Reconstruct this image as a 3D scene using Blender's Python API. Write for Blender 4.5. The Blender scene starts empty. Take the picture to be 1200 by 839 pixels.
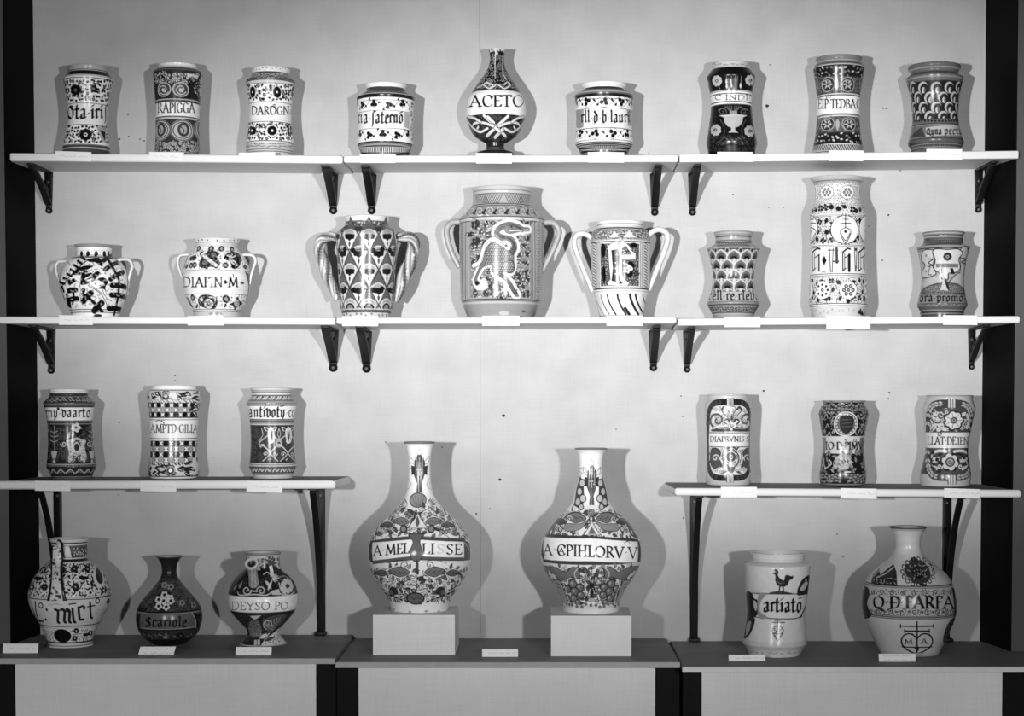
import bpy, math, random
import numpy as np
from mathutils import Vector

# ------------------------------------------------------------------ camera
F = 2060.0            # focal length in pixels of the 1200 x 839 frame
TILT = math.atan(0.0412)
PPX, PPY = 645.0, 470.0 + F*0.0412
CAM = np.array([0.0, -4.10, 1.40])
ct, st_ = math.cos(TILT), math.sin(TILT)
FW = np.array([0, ct, -st_]); UP = np.array([0, st_, ct]); RT = np.array([1.0, 0, 0])

def at(px, py, Y):
    """point of the plane Y seen at a pixel of the photograph"""
    d = FW + RT*(px-PPX)/F - UP*(py-PPY)/F
    return CAM + d*((Y-CAM[1])/d[1])
def proj(p):
    v = np.asarray(p, float)-CAM
    w = v@FW
    return PPX+F*(v@RT)/w, PPY-F*(v@UP)/w

scene = bpy.context.scene
col = scene.collection
cd = bpy.data.cameras.new('camera'); cam = bpy.data.objects.new('camera', cd); col.objects.link(cam)
cam.location = CAM; cam.rotation_euler = (math.pi/2-TILT, 0, 0)
cd.sensor_fit = 'HORIZONTAL'; cd.sensor_width = 36.0; cd.lens = 36.0*F/1200.0
cd.shift_x = (600.0-PPX)/1200.0; cd.shift_y = (PPY-419.5)/1200.0
cd.clip_start = 0.1; cd.clip_end = 50
scene.camera = cam

# ------------------------------------------------------------------ light
EXPOSURE = 0.0
AMBIENT = 0.015
# two photographer's reflector lamps beside the camera: (stand, aim, half cone, beam watts, horizontal spread, bulb spill watts)
LAMPS = [((110, 440), (738, 313), 0.172, 870.0, 2.2, 168.0),
         ((1106, 440), (632, 343), 0.240, 336.0, 1.43, 168.0)]
world = bpy.data.worlds.new('dim_room'); scene.world = world; world.use_nodes = True
bg = world.node_tree.nodes['Background']; bg.inputs[0].default_value = (1, 1, 1, 1); bg.inputs[1].default_value = AMBIENT
for (lp, aim, half, e, wide, spill) in LAMPS:
    pos = Vector(at(lp[0], lp[1], 0)) + Vector((0, -4.4, 0))
    ld = bpy.data.lights.new('lamp_beam', 'SPOT'); ld.energy = e; ld.shadow_soft_size = 0.055
    ld.spot_size = 2*half; ld.spot_blend = 1.0
    lo = bpy.data.objects.new('lamp_beam', ld); col.objects.link(lo)
    lo.location = pos
    lo.rotation_euler = (Vector(at(aim[0], aim[1], 0))-pos).to_track_quat('-Z', 'Y').to_euler()
    lo.scale = (wide, 1, 1)
    ld = bpy.data.lights.new('lamp_spill', 'POINT'); ld.energy = spill; ld.shadow_soft_size = 0.055
    lo = bpy.data.objects.new('lamp_spill', ld); col.objects.link(lo); lo.location = pos
vs = scene.view_settings
vs.view_transform = 'Standard'; vs.look = 'None'; vs.exposure = EXPOSURE; vs.gamma = 1.0; vs.use_curve_mapping = False

DENS = 0.55           # painted mesh step, in photo pixels

# ------------------------------------------------------------------ materials
def mat(name, base=0.5, rough=0.5, spec=0.5, noise=0.0, nscale=20.0, bump=0.0, bscale=200.0, paint=False, coat=0.0, weave=0.0, stretch=None):
    m = bpy.data.materials.new(name); m.use_nodes = True
    nt = m.node_tree; b = nt.nodes['Principled BSDF']
    b.inputs['Roughness'].default_value = rough
    b.inputs['Specular IOR Level'].default_value = spec
    b.inputs['Coat Weight'].default_value = coat
    b.inputs['Coat Roughness'].default_value = 0.06
    tc = nt.nodes.new('ShaderNodeTexCoord')
    def math_(op, a, bb):
        n = nt.nodes.new('ShaderNodeMath'); n.operation = op
        for i, x in enumerate((a, bb)):
            if isinstance(x, (int, float)): n.inputs[i].default_value = x
            else: nt.links.new(x, n.inputs[i])
        return n.outputs[0]
    if paint:
        at_ = nt.nodes.new('ShaderNodeAttribute'); at_.attribute_name = 'paint'; val = at_.outputs['Fac']
    else:
        v = nt.nodes.new('ShaderNodeValue'); v.outputs[0].default_value = base; val = v.outputs[0]
    vec = tc.outputs['Object']
    if stretch:
        mp = nt.nodes.new('ShaderNodeMapping'); mp.inputs['Scale'].default_value = stretch
        nt.links.new(vec, mp.inputs[0]); vec = mp.outputs[0]
    if noise:
        n = nt.nodes.new('ShaderNodeTexNoise'); n.inputs['Scale'].default_value = nscale; n.inputs['Detail'].default_value = 5
        nt.links.new(vec, n.inputs['Vector'])
        k = math_('ADD', math_('MULTIPLY', math_('SUBTRACT', n.outputs[0], 0.5), 2*noise), 1.0)
        val = math_('MULTIPLY', val, k)
    if weave:
        hs = []
        for ax in ('X', 'Z'):
            w = nt.nodes.new('ShaderNodeTexNoise'); w.inputs['Scale'].default_value = 1.0; w.inputs['Detail'].default_value = 2
            mp = nt.nodes.new('ShaderNodeMapping')
            mp.inputs['Scale'].default_value = (420, 20, 14) if ax == 'X' else (14, 20, 420)
            nt.links.new(tc.outputs['Object'], mp.inputs[0]); nt.links.new(mp.outputs[0], w.inputs['Vector'])
            hs.append(w.outputs[0])
        k = math_('ADD', math_('MULTIPLY', math_('SUBTRACT', math_('ADD', hs[0], hs[1]), 1.0), weave), 1.0)
        val = math_('MULTIPLY', val, k)
    cc = nt.nodes.new('ShaderNodeCombineColor')
    for i in range(3): nt.links.new(val, cc.inputs[i])
    nt.links.new(cc.outputs[0], b.inputs['Base Color'])
    if bump:
        n = nt.nodes.new('ShaderNodeTexNoise'); n.inputs['Scale'].default_value = bscale; n.inputs['Detail'].default_value = 3
        nt.links.new(vec, n.inputs['Vector'])
        bp = nt.nodes.new('ShaderNodeBump'); bp.inputs['Strength'].default_value = bump; bp.inputs['Distance'].default_value = 0.002
        nt.links.new(n.outputs[0], bp.inputs['Height']); nt.links.new(bp.outputs[0], b.inputs['Normal'])
    return m

M = dict(
    glaze=mat('painted_tin_glaze', rough=0.24, spec=0.22, noise=0.12, nscale=60, bump=0.14, bscale=55, paint=True),
    linen=mat('wall_linen', 0.415, 0.95, 0.1, noise=0.17, nscale=11, weave=0.14),
    seam=mat('wall_seam', 0.16, 0.9, 0.1), hole=mat('pin_hole', 0.03, 0.9, 0.1),
    jamb=mat('black_paint', 0.0015, 0.7, 0.08, noise=0.3, nscale=30),
    greywall=mat('grey_wall_paint', 0.08, 0.8, 0.2, noise=0.15, nscale=6),
    shelf=mat('white_shelf_paint', 0.64, 0.55, 0.3, noise=0.06, nscale=14, stretch=(0.3, 1, 1)),
    edging=mat('edge_strip_paint', 0.34, 0.6, 0.3, noise=0.15, nscale=25), edging_white=mat('white_edge_strip_paint', 0.6, 0.6, 0.3, noise=0.15, nscale=25),
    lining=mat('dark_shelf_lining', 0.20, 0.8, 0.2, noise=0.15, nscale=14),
    ledge=mat('grey_ledge_paint', 0.19, 0.6, 0.3, noise=0.22, nscale=12, stretch=(0.4, 1.5, 1)),
    panel=mat('pale_panel_linen', 0.65, 0.95, 0.1, noise=0.08, nscale=8, weave=0.14),
    stile=mat('dark_stile', 0.006, 0.7, 0.1, noise=0.3, nscale=20),
    iron=mat('black_iron', 0.005, 0.5, 0.2, noise=0.3, nscale=60, bump=0.15, bscale=250),
    screw=mat('screw_metal', 0.12, 0.35, 0.6),
    block=mat('block_linen', 0.67, 0.95, 0.1, noise=0.06, nscale=15, weave=0.14),
    card=mat('card_paper', rough=0.85, spec=0.2, paint=True),
    floor=mat('floor_boards', 0.06, 0.5, 0.3, noise=0.3, nscale=5, stretch=(1, 8, 1)),
)

# ------------------------------------------------------------------ object helpers
def link(name, me, m, parent=None):
    o = bpy.data.objects.new(name, me); col.objects.link(o)
    if m is not None:
        for x in (m if isinstance(m, (list, tuple)) else [m]): me.materials.append(x)
    if parent is not None: o.parent = parent
    return o
def empty(name, loc):
    o = bpy.data.objects.new(name, None); col.objects.link(o); o.location = loc; o.empty_display_size = 0.02
    return o
def tag(o, label=None, cat=None, group=None, kind=None):
    if label: o['label'] = label
    if cat: o['category'] = cat
    if group: o['group'] = group
    if kind: o['kind'] = kind
    return o
def grid_mesh(name, V, nr, nc, closed, paint=None, caps=(), smooth=True):
    """V: (nr*nc,3) rows by columns"""
    r = np.arange(nr-1)[:, None]; n2 = nc if closed else nc-1
    c = np.arange(n2)[None, :]; c1 = (c+1) % nc
    q = np.stack([r*nc+c, (r+1)*nc+c, (r+1)*nc+c1, r*nc+c1], -1).reshape(-1, 4)
    loops = q.ravel().tolist(); sizes = [4]*len(q)
    extra = []
    for row in caps:
        ring = list(range(row*nc, row*nc+nc))
        extra.append(ring if row == nr-1 else ring[::-1])
    me = bpy.data.meshes.new(name)
    tot = len(loops)+sum(len(e) for e in extra); npoly = len(q)+len(extra)
    me.vertices.add(len(V)); me.loops.add(tot); me.polygons.add(npoly)
    me.vertices.foreach_set('co', np.asarray(V, np.float32).ravel())
    li = np.array(loops+[i for e in extra for i in e], np.int32)
    me.loops.foreach_set('vertex_index', li)
    ls = np.concatenate([np.arange(len(q))*4, np.array([len(q)*4+sum(len(e) for e in extra[:i]) for i in range(len(extra))], dtype=int)]).astype(np.int32)
    me.polygons.foreach_set('loop_start', ls)
    if smooth: me.polygons.foreach_set('use_smooth', np.ones(npoly, bool))
    me.update(calc_edges=True); me.validate()
    if paint is not None:
        a = me.attributes.new('paint', 'FLOAT', 'POINT'); a.data.foreach_set('value', np.asarray(paint, np.float32).ravel())
    return me
def prism(name, poly_bottom, poly_top, m, parent=None, bevel=0.0, faces_mat=None):
    """solid between two matching polygons of 3-D points"""
    n = len(poly_bottom); V = [tuple(p) for p in poly_bottom]+[tuple(p) for p in poly_top]
    Fc = [list(range(n))[::-1], list(range(n, 2*n))]+[[i, (i+1) % n, n+(i+1) % n, n+i] for i in range(n)]
    me = bpy.data.meshes.new(name); me.from_pydata(V, [], Fc); me.update()
    o = link(name, me, m, parent)
    import bmesh
    bm = bmesh.new(); bm.from_mesh(me); bmesh.ops.recalc_face_normals(bm, faces=bm.faces[:]); bm.to_mesh(me); bm.free()
    if bevel:
        b = o.modifiers.new('bevel', 'BEVEL'); b.width = bevel; b.segments = 3; b.limit_method = 'ANGLE'
    return o
def box(name, x0, x1, y0, y1, z0, z1, m, parent=None, bevel=0.0):
    return prism(name, [(x0, y0, z0), (x1, y0, z0), (x1, y1, z0), (x0, y1, z0)], [(x0, y0, z1), (x1, y0, z1), (x1, y1, z1), (x0, y1, z1)], m, parent, bevel)
def catmull(pts, sub=6, closed=False):
    P = np.asarray(pts, float); n = len(P)
    if n < 3: return P
    out = []
    rng = range(n) if closed else range(n-1)
    for i in rng:
        if closed: p0, p1, p2, p3 = P[(i-1) % n], P[i], P[(i+1) % n], P[(i+2) % n]
        else: p0, p1, p2, p3 = P[max(i-1, 0)], P[i], P[i+1], P[min(i+2, n-1)]
        t = np.arange(sub)[:, None]/sub
        out.append(0.5*((2*p1)+(-p0+p2)*t+(2*p0-5*p1+4*p2-p3)*t*t+(-p0+3*p1-3*p2+p3)*t**3))
    if not closed: out.append(P[-1:])
    return np.concatenate(out)

# ------------------------------------------------------------------ room shell
FRONT = -0.18                 # front plane of the wall shelves
JAMB = -0.165                  # front edge of the splayed black jambs
def vline(xa, ya, xb, yb, y): return xa+(xb-xa)*(y-ya)/(yb-ya)
def lin(a, b, t): return a+(b-a)*t
WL = at(38.5, 30, 0)[0]; WL2 = at(46.5, 640, 0)[0]
xl = (WL+WL2)/2; WR = at(1155, 30, 0)[0]; WR2 = at(1149, 690, 0)[0]; xr = (WR+WR2)/2
xs = at(562.5, 300, 0)[0]
ZT = at(600, -60, 0)[2]+0.25
ZLEDGE = at(600, 747, 0)[2]
# linen wall in two stretched panels with a fine seam, and its pin holes
import bmesh
def wall_back():
    bm = bmesh.new()
    def bx(x0, x1, y0, y1, z0, z1, mi):
        v = [bm.verts.new(p) for p in [(x0, y0, z0), (x1, y0, z0), (x1, y1, z0), (x0, y1, z0), (x0, y0, z1), (x1, y0, z1), (x1, y1, z1), (x0, y1, z1)]]
        for f in ([0, 1, 5, 4], [1, 2, 6, 5], [2, 3, 7, 6], [3, 0, 4, 7], [4, 5, 6, 7], [3, 2, 1, 0]):
            fc = bm.faces.new([v[i] for i in f]); fc.material_index = mi
    bx(xl, xs-0.0003, 0, 0.02, 0, ZT, 0); bx(xs+0.0003, xr, 0, 0.02, 0, ZT, 0); bx(xl, xr, 0.02, 0.03, 0, ZT, 1)
    for (px, py, r) in [(899, 124, 2.2), (859, 228, 1.0), (901, 243, .8), (918, 243, .8), (590, 487, 2.0), (586, 562, 1.8), (140, 163, 1.4), (151, 160, 1), (164, 163, .9),
                        (150, 134, 1.1), (169, 165, 1), (1039, 127, 1.2), (1035, 127, .9), (1041, 252, 1.3), (1034, 305, 1), (895, 458, 1.4), (800, 488, .9), (801, 607, 1.1), (558, 602, 1.2),
                        (574, 596, .8), (1042, 460, 1.2), (1041, 467, .9), (139, 580, .8), (205, 440, 1), (205, 446, .8), (902, 76, .8), (798, 464, .9), (988, 652, 1), (981, 626, .9),
                        (452, 518, .9), (518, 524, .9), (1018, 265, .8), (722, 503, .8), (250, 560, .8), (140, 495, 1), (1055, 200, .9), (760, 180, .8)]:
        c = at(px, py, 0); R = r*CAM[1]*-1/F
        vv = [bm.verts.new((c[0]+R*math.cos(a), -0.0004, c[2]+R*(0.8+0.2*math.sin(3*a+px))*math.sin(a))) for a in [i*math.pi/5 for i in range(10)]]
        fc = bm.faces.new(vv); fc.material_index = 2
    me = bpy.data.meshes.new('wall_back'); bm.normal_update(); bm.to_mesh(me); bm.free()
    return tag(link('wall_back', me, [M['linen'], M['seam'], M['hole']]), kind='structure')
wall_back()
# splayed jambs and the grey wall outside them
jl = (at(5, 30, JAMB)[0]+at(12, 640, JAMB)[0])/2; jr = (at(1192, 30, JAMB)[0]+at(1184, 690, JAMB)[0])/2
for nm, xa, xb, s in (('trim_left', xl, jl, -1), ('trim_right', xr, jr, 1)):
    pl = [(xa, 0.03, 0), (xa, 0, 0), (xb, JAMB, 0), (xb+s*0.003, JAMB, 0), (xb+s*0.003, 0.03, 0)]
    tag(prism(nm, pl, [(x, y, ZT) for x, y, z in pl], M['jamb']), kind='structure')
tag(box('wall_left', jl-0.55, jl-0.003, JAMB+0.001, 0.03, 0, ZT, M['greywall']), kind='structure')
tag(box('wall_right', jr+0.003, jr+0.55, JAMB+0.001, 0.03, 0, ZT, M['greywall']), kind='structure')
tag(box('floor', -2.2, 2.2, -4.8, 0.03, -0.03, 0.0, M['floor']), kind='structure')

# ------------------------------------------------------------------ shelves
BOARD = {}
def shelf(key, fl, fr, bl, br, thick_px, drop, label):
    """fl, fr: front top corners (photo px); bl, br: x of the back corners at the wall (px); drop: how much lower the back lies (m)"""
    a = at(fl[0], fl[1], FRONT); b = at(fr[0], fr[1], FRONT); th = thick_px*(4.1+FRONT)/F
    xa = at(bl, fl[1], 0)[0]; xb = at(br, fr[1], 0)[0]
    def zt(x, y):
        return a[2]+(b[2]-a[2])*(x-a[0])/(b[0]-a[0]) - drop*(y-FRONT)/(-FRONT)
    BOARD[key] = zt
    top = [(a[0], FRONT), (b[0], FRONT)]
    if key[1] == 'r': top += [(b[0], JAMB-0.0015), (min(b[0], jr-0.001), JAMB-0.0015)]
    top += [(xb, -0.0005), (xa, -0.0005)]
    if key[1] == 'l': top += [(max(a[0], jl+0.001), JAMB-0.0015), (a[0], JAMB-0.0015)]
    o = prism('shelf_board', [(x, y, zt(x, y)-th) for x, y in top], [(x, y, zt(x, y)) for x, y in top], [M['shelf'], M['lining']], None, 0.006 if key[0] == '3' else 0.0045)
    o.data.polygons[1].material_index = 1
    tag(o, label, 'shelf', 'white wall shelf boards')
    return o
shelf('1l', (11, 179), (401.5, 182), 40, 414, 9.5, 0, 'white painted shelf board, top row on the left, under three cylindrical jars')
shelf('1c', (402.5, 182), (795, 181.2), 415, 789, 8.5, 0, 'white painted shelf board, top row in the middle, under the long-necked vase')
shelf('1r', (796.5, 181), (1194, 176.5), 790, 1153, 9, 0, 'white painted shelf board, top row on the right, under three cylindrical jars')
shelf('2l', (-3, 370.7), (393, 372), 44, 404, 8.5, 0.004, 'white painted shelf board, second row on the left, under two small two-handled pots')
shelf('2c', (394, 372), (793, 371.3), 405, 787, 7.5, 0.006, 'white painted shelf board, second row in the middle, under three large handled jars')
shelf('2r', (794.5, 373), (1196, 370), 788, 1151.5, 8.5, 0.004, 'white painted shelf board, second row on the right, under the tallest cylindrical jar')
shelf('3l', (-3, 563.3), (393, 562.5), 46, 411, 10.5, -0.001, 'white painted shelf board, third row on the left, ending above the curved bracket')
shelf('3r', (791, 571.5), (1198, 573.8), 778, 1150, 9.5, -0.004, 'white painted shelf board, third row on the right, ending above the tall black bracket')

# ------------------------------------------------------------------ ledge and cabinets below
LED = {}
def ledge_plane(key, yf, yb):
    # top plane is level: z from the back line, depth from the front line
    z = at(600, yb, 0)[2]
    depth = 4.1
    # solve front Y where z projects to yf
    lo_, hi_ = -0.9, 0.0
    for _ in range(60):
        mid = (lo_+hi_)/2
        if proj((0, mid, z))[1] > yf: lo_ = mid
        else: hi_ = mid
    LED[key] = (z, (lo_+hi_)/2)
ledge_plane('l', 771, 743.5); ledge_plane('c', 775.5, 747.8); ledge_plane('r', 781, 751)
def ledge_Y(key, y):
    z = LED[key][0]; lo_, hi_ = -0.9, 0.0
    for _ in range(60):
        mid = (lo_+hi_)/2
        if proj((0, mid, z))[1] > y: lo_ = mid
        else: hi_ = mid
    return (lo_+hi_)/2
def counter(key, xf0, xf1, xb0, xb1, stiles, panel, label):
    z, yf = LED[key]; th = 7.0*(4.1+yf)/F
    def X(px, Y): return at(px, proj((0, Y, z))[1], Y)[0]
    root = empty('display_cabinet', (X((xf0+xf1)/2, yf), yf/2, 0)); tag(root, label, 'cabinet', 'low display cabinets under the ledge')
    off = Vector(root.location)
    def loc(pts): return [tuple(Vector(p)-off) for p in pts]
    def edge(xf, xb, outer):
        pf = (X(xf, yf), yf); pb = (X(xb, 0), -0.0005)
        if outer == 0: return [pf, pb]
        # outer end: passes in front of the black jamb and grey wall
        jx = jl if outer < 0 else jr
        return [pf, (pf[0], JAMB-0.001), (jx, JAMB-0.001), pb]
    outl, outr = (-1 if key == 'l' else 0), (1 if key == 'r' else 0)
    L = edge(xf0, xb0, outl); R_ = edge(xf1, xb1, outr)
    poly = L[::-1]+R_            # back-left ... front-left, front-right ... back-right
    prism('worktop', loc([(x, y, z-th) for x, y in poly]), loc([(x, y, z) for x, y in poly]), M['ledge'], root, 0.003)
    fx0, fx1 = L[0][0], R_[0][0]; e = 0.0035
    prism('edging', loc([(fx0, yf-e, z-th), (fx1, yf-e, z-th), (fx1, yf-0.0002, z-th), (fx0, yf-0.0002, z-th)]), loc([(fx0, yf-e, z-0.0006), (fx1, yf-e, z-0.0006), (fx1, yf-0.0002, z-0.0006), (fx0, yf-0.0002, z-0.0006)]), M['edging_white' if key == 'r' else 'edging'], root, 0.001)
    py = yf+0.028
    zb = z-th
    a, b = X(panel[0], py), X(panel[1], py)
    def bxl(nm, x0, x1, y0, y1, z0, z1, m, bev=0.0):
        prism(nm, loc([(x0, y0, z0), (x1, y0, z0), (x1, y1, z0), (x0, y1, z0)]), loc([(x0, y0, z1), (x1, y0, z1), (x1, y1, z1), (x0, y1, z1)]), m, root, bev)
    bxl('front_panel', a, b, py, py+0.016, 0.0, zb-0.0005, M['panel'], 0.001)
    for (s0, s1) in stiles:
        bxl('stile', X(s0, py), X(s1, py), py+0.012, py+0.05, 0.0, zb-0.0005, M['stile'], 0.002)
    return root
counter('l', -40, 392.6, 40, 414, [(-38, 17), (370.5, 393)], (17.5, 370), 'grey ledge cabinet at the left end, under the speckled jug and dark glossy bottle')
counter('c', 393.2, 797, 414.5, 781, [(393.5, 419.5), (768.5, 797.2)], (420, 768), 'grey ledge cabinet in the middle, carrying two pale blocks and two tall bottles')
counter('r', 799.5, 1240, 785.6, 1150, [(800.6, 822), (1175.5, 1238)], (822.5, 1175), 'grey ledge cabinet at the right end, under the rooster jar and round white bottle')

# ------------------------------------------------------------------ iron brackets
def bar(name, pts2, w, t, X0, m, parent, off):
    """flat bar of width w (along X) and thickness t following a path of (Y, Z)"""
    P = np.asarray(pts2, float); n = len(P)
    T = np.gradient(P, axis=0); T /= np.linalg.norm(T, axis=1)[:, None]
    N = np.stack([-T[:, 1], T[:, 0]], 1)
    ww = np.broadcast_to(np.asarray(w, float), (n,))
    V = []
    for i in range(n):
        for sx, sn in ((-1, -1), (1, -1), (1, 1), (-1, 1)):
            q = P[i]+N[i]*sn*t/2
            V.append((X0+sx*ww[i]/2-off[0], q[0]-off[1], q[1]-off[2]))
    me = grid_mesh(name, np.array(V), n, 4, True, caps=(0, n-1), smooth=False)
    import bmesh as b2
    bm = b2.new(); bm.from_mesh(me); b2.ops.recalc_face_normals(bm, faces=bm.faces[:]); bm.to_mesh(me); bm.free()
    o = link(name, me, m, parent)
    bv = o.modifiers.new('bevel', 'BEVEL'); bv.width = 0.0008; bv.segments = 2; bv.limit_method = 'ANGLE'
    return o
def screw(X0, Y, Z, r, parent, off):
    n = 12; V = []
    for rr, yy in ((r, 0), (r*0.95, -0.0012), (r*0.6, -0.0024), (0.0001, -0.0028)):
        for i in range(n):
            a = 2*math.pi*i/n; V.append((X0+rr*math.cos(a)-off[0], Y+yy-off[1], Z+rr*math.sin(a)-off[2]))
    link('screw', grid_mesh('screw', np.array(V), 4, n, True, caps=(0,)), M['screw'], parent)
def bracket(key, px0, px1, ybot, label, tall=False):
    zt = BOARD[key]
    xm = (px0+px1)/2
    X0 = at(xm, ybot, 0)[0]; w = (px1-px0)*4.1/F
    th = {'1': 9.0, '2': 8.2, '3': 10.0}[key[0]]*(4.1+FRONT)/F
    ztop = lambda y: zt(X0, y)-th-0.0005
    if tall:
        zb = {'3l': LED['l'][0], '3r': LED['r'][0]}[key]+0.001
    else:
        zb = at(xm, ybot, 0)[2]
    root = empty('shelf_bracket', (X0, 0, zb)); off = np.array(root.location)
    tag(root, label, 'bracket', 'tall curved iron brackets' if tall else 'short iron shelf brackets')
    T = 0.005
    za = ztop(-0.004)
    ws = np.array([1.25, 1.15, 0.95, 0.8])*w if not tall else np.array([1, 1, .95, .9])*w
    zz = np.array([za-0.001, za-(za-zb)*0.25, zb+(za-zb)*0.3, zb+0.004])
    bar('wall_plate', [(-T/2-0.0005, z) for z in zz], ws, T, X0, M['iron'], root, off)
    reach = -0.15
    ys = np.linspace(-0.006, reach, 5)
    bar('shelf_arm', [(y, ztop(y)-T/2) for y in ys], w*0.95, T, X0, M['iron'], root, off)
    if tall:
        h = za-zb
        pts = [(-0.005, zb+0.012), (-0.010, zb+h*0.12), (-0.022, zb+h*0.32), (-0.045, zb+h*0.55), (-0.080, zb+h*0.76), (-0.118, zb+h*0.91), (reach+0.012, ztop(reach)-T-0.003)]
        bar('brace', catmull(pts, 5), w*0.72, 0.007, X0, M['iron'], root, off)
        bar('foot', [(0.0-0.002, zb+0.004), (-0.012, zb+0.004), (-0.03, zb+0.004)], w*1.25, 0.007, X0, M['iron'], root, off)
        for f in (0.04, 0.3, 0.9): screw(X0, -T-0.0005, zb+h*f+0.01, 0.0032, root, off)
    else:
        h = za-zb
        pts = [(-0.004, zb+h*0.20), (-0.018, zb+h*0.26), (-0.045, zb+h*0.46), (-0.085, zb+h*0.70), (-0.118, zb+h*0.86), (reach+0.012, ztop(reach)-T-0.002)]
        bar('brace', catmull(pts, 5), w*0.96, 0.007, X0, M['iron'], root, off)
        # scrolled stiffener between plate and brace
        pts = [(-0.004, zb+h*0.46), (-0.022, zb+h*0.52), (-0.034, zb+h*0.62), (-0.024, zb+h*0.74), (-0.004, zb+h*0.78)]
        bar('stiffener', catmull(pts, 5), w*0.5, 0.006, X0, M['iron'], root, off)
        # round eye at the lower tip
        n = 20; V = []
        R = w*0.46
        for yy in (-0.0005, -T-0.002):
            for i in range(n):
                a = 2*math.pi*i/n; V.append((X0+R*math.cos(a)-off[0], yy-off[1], zb+0.004+R*math.sin(a)-off[2]))
        link('eye', grid_mesh('eye', np.array(V), 2, n, True, caps=(0, 1), smooth=False), M['iron'], root)
        screw(X0, -T-0.002, zb+0.004, 0.0032, root, off); screw(X0, -T-0.0005, zb+h*0.72, 0.003, root, off)
ORD = {'1l': ('left', 'top'), }
bracket('1l', 54, 62, 249, 'black iron bracket under the top left shelf, beside the left jamb')
bracket('1l', 386, 395.5, 249, 'black iron bracket under the inner end of the top left shelf')
bracket('1c', 431, 440.5, 249, 'black iron bracket under the left end of the top middle shelf')
bracket('1c', 762.5, 771.5, 251, 'black iron bracket under the right end of the top middle shelf')
bracket('1r', 807, 815.5, 251, 'black iron bracket under the inner end of the top right shelf')
bracket('1r', 1142, 1150, 248, 'black iron bracket under the top right shelf, beside the right jamb')
bracket('2l', 56.5, 65, 436, 'black iron bracket under the second left shelf, beside the left jamb')
bracket('2l', 385.5, 396, 433, 'black iron bracket under the inner end of the second left shelf')
bracket('2c', 424.5, 435, 434, 'black iron bracket under the left end of the second middle shelf')
bracket('2c', 761, 770, 433, 'black iron bracket under the right end of the second middle shelf')
bracket('2r', 801, 809, 435, 'black iron bracket under the inner end of the second right shelf')
bracket('2r', 1134.5, 1141.5, 432, 'black iron bracket under the second right shelf, beside the right jamb')
bracket('3l', 65, 74.5, 740, 'tall black bracket under the third left shelf, behind the speckled jug', True)
bracket('3l', 371.5, 382, 740, 'tall black bracket under the inner end of the third left shelf', True)
bracket('3r', 808, 818, 750, 'tall black bracket under the third right shelf, left of the rooster jar', True)
bracket('3r', 1103, 1113, 750, 'tall black bracket under the third right shelf, behind the round white bottle', True)

# ------------------------------------------------------------------ pale blocks
def block(x0, x1, yt, yb, depth, label):
    Y = ledge_Y('c', yb); z = LED['c'][0]
    a = at(x0, yb, Y)[0]; b = at(x1, yb, Y)[0]; zt = at(x0, yt, Y)[2]
    o = box('plinth_block', a, b, Y, Y+depth, z+0.0005, zt, M['block'], None, 0.0012)
    tag(o, label, 'block', 'pale blocks on the ledge'); return zt, Y
ZB1 = block(437, 533.2, 720.5, 768, 0.165, 'pale linen-covered block under the left tall bottle')
ZB2 = block(645.6, 740, 721.5, 769.5, 0.165, 'pale linen-covered block under the right tall bottle')

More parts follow.
